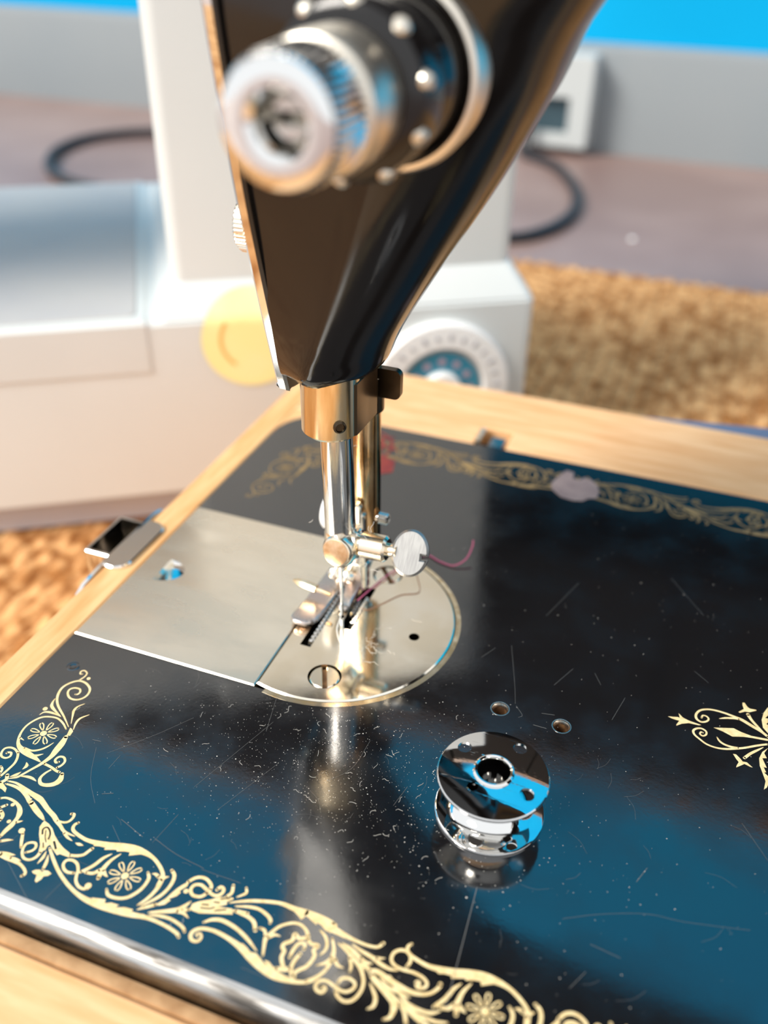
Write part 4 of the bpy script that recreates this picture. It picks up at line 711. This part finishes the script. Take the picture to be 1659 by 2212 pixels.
# ================================================================== bobbin
BC = (47.35, -40.8)
bo = empty('metal_bobbin', (BC[0], BC[1], 0)); tag(bo, 'shiny chrome bobbin standing upright on the black bed', 'bobbin')
fb_ = frame((BC[0], BC[1], .05), (0, 0, 1), (0, 1, 0))
fb_ = lambda p: (BC[0]+p[0], BC[1]+p[1], .05+p[2])
HO = [(-6.6, 3.9, 1.35), (3.2, 7.4, 1.35), (6.9, -2.6, 1.35), (-2.7, -4.6, 1.0)]
def flange(name, z0, z1, hh, dish):
    mb = MB(); hl = [circ(x, y, r, 18) for x, y, r in hh]+[circ(0, 0, 3.0, 30)]
    plate(mb, circ(0, 0, 10.3, 72), hl, z0, z1, ID, bev=.16)
    bm = bmesh.new(); vv = [bm.verts.new(v) for v in mb.v]
    for f in mb.f: bm.faces.new([vv[i] for i in f])
    for _ in range(4):
        es = [e for e in bm.edges if e.calc_length() > .9]
        if not es: break
        bmesh.ops.subdivide_edges(bm, edges=es, cuts=1); bmesh.ops.triangulate(bm, faces=bm.faces)
    bm.verts.ensure_lookup_table(); bm.verts.index_update()
    m2 = MB(); m2.v = [fb_((v.co.x, v.co.y, v.co.z-dish*(math.hypot(v.co.x, v.co.y)/10.3)**2)) for v in bm.verts]
    m2.f = [tuple(v.index for v in f.verts) for f in bm.faces]; bm.free()
    return m2.build(name, M_bobbin, bo, True, 30)
flange('upper_flange', 10.2, 10.8, HO, .75)
mb = MB(); lathe(mb, [(10.3, 0), (10.25, .5), (9.9, .62), (8.2, .55), (6.6, 1.0), (5.3, 2.0), (4.6, 3.4), (4.3, 5.2), (4.5, 7.2), (4.9, 8.6), (5.6, 9.6), (6.0, 10.2)], fb_, 72, cap=False); mb.build('core', M_bobbin, bo)
mb = MB(); lathe(mb, [(2.95, 0), (2.95, 10.6), (3.1, 11.05), (3.45, 11.2), (3.75, 11.0), (3.85, 10.5)], fb_, 40, cap=False); mb.build('bore_sleeve', M_bobbin, bo)
flange('lower_flange', 0.0, .5, [], 0)
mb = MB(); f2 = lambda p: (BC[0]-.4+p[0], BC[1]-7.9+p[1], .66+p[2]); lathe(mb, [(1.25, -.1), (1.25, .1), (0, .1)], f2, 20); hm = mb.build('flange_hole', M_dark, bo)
mb = MB(); lathe(mb, [(1.25, -.1), (1.3, .16), (1.55, .16), (1.6, -.1)], f2, 20, closed=True); mb.build('flange_hole_rim', M_bobbin, bo)

# ================================================================== threads and dust
mb = MB(); tube(mb, [(1.6, 6, 1.0), (3.2, 13, .75), (5.2, 19.5, .75), (8.5, 26.5, .45), (11.1, 30.5, .35), (15.1, 29.1, .35), (19.0, 28.6, .5), (21.5, 31.0, 1.6), (22.1, 34.2, 3.4), (21.9, 35.6, 4.6)], .19, 6, 6)
tag(mb.build('pink_thread', M_pink), 'loose pink thread end curling on the bed beside the needle plate', 'thread')
mb = MB(); tube(mb, [(3.2, 4.0, .75), (5.2, 4.6, .42), (7.5, 8.0, .42), (10.5, 12.6, .42), (14.2, 15.2, .42), (12.0, 20.5, .42), (10.4, 23.0, .42)], .11, 5, 6)
tag(mb.build('brown_thread', M_tanthread), 'fine brown thread lying across the round needle plate', 'thread')
mb = MB(); tube(mb, [(0, -.6, 4.2), (.35, -1.1, 2.8), (.5, -2.4, 1.2), (.7, -4.6, .42), (2.4, -7.6, .42), (4.4, -9.8, .42)], .13, 5, 6)
tag(mb.build('white_thread', M_whitethread), 'short white thread tail hanging from the needle eye', 'thread')
mb = MB()
def fuzz(c, n, spread, r=.045):
    for _ in range(n):
        p = Vector(c)+Vector([rnd.gauss(0, s) for s in spread]); pts = [p]
        d = Vector([rnd.gauss(0, 1) for _ in range(3)]).normalized()
        for _ in range(3): d = (d+Vector([rnd.gauss(0, .7) for _ in range(3)])).normalized(); pts.append(pts[-1]+d*rnd.uniform(.5, 1.0))
        tube(mb, pts, r, 4, 3)
fuzz((.6, -1.0, 26.4), 16, (2.2, 2.0, .4)); fuzz((5.0, 0, 26.2), 12, (2.0, 1.6, .3)); fuzz((-1.6, 11.9, 43), 14, (.8, .15, 5), .035); fuzz((6, -3.0, 19.6), 5, (1.0, .5, .3))
tag(mb.build('clamp_lint', M_lint), 'wisps of pale lint caught around the needle clamp', 'lint', kind='stuff')
mb = MB()
for i in range(2600):
    if i < 1900: x, y = rnd.gauss(18, 22), rnd.gauss(-42, 13)
    else: x, y = rnd.uniform(-40, 110), rnd.uniform(-84, 88)
    if y < -85 or y > 88 or math.hypot(x-PC, y) < PR+1.5 or (x < -5 and abs(y) < 29.5) or math.hypot(x-BC[0], y-BC[1]) < 10.6 or x < -53: continue
    r = min(.24, abs(rnd.gauss(.0, .045))+.028); a = rnd.uniform(0, 6.3); e = rnd.uniform(.5, 1)
    vs = [(x+r*cos(a+q*1.2566)*(1 if q % 2 else e), y+r*e*sin(a+q*1.2566), .02) for q in range(5)]+[(x, y, .02+r*.6)]
    mb.add(vs, [(q, (q+1) % 5, 5) for q in range(5)])
for i in range(60):
    x, y = rnd.gauss(15, 22), rnd.gauss(-44, 12)
    if y < -85 or math.hypot(x-PC, y) < PR+3 or math.hypot(x-BC[0], y-BC[1]) < 13: continue
    a = rnd.uniform(0, 6.3); pts = [(x, y, .07)]
    for _ in range(3): a += rnd.gauss(0, .6); pts.append((pts[-1][0]+.5*cos(a), pts[-1][1]+.5*sin(a), .07))
    tube(mb, pts, .03, 4, 2)
for i in range(26):
    x, y = rnd.gauss(9, 4), rnd.gauss(-7, 3.5)
    if math.hypot(x-PC, y) > PR-2 or math.hypot(x-4.3, y+20) < 4 or (-6 < x < 4.8 and y > -13): continue
    a = rnd.uniform(0, 6.3); pts = [(x, y, .38)]
    for _ in range(4): a += rnd.gauss(0, .8); pts.append((pts[-1][0]+.7*cos(a), pts[-1][1]+.7*sin(a), .38))
    tube(mb, pts, .035, 4, 3)
tag(mb.build('bed_dust', M_lint, None, False), 'fine pale dust and fibres scattered over the black bed', 'dust', kind='stuff')
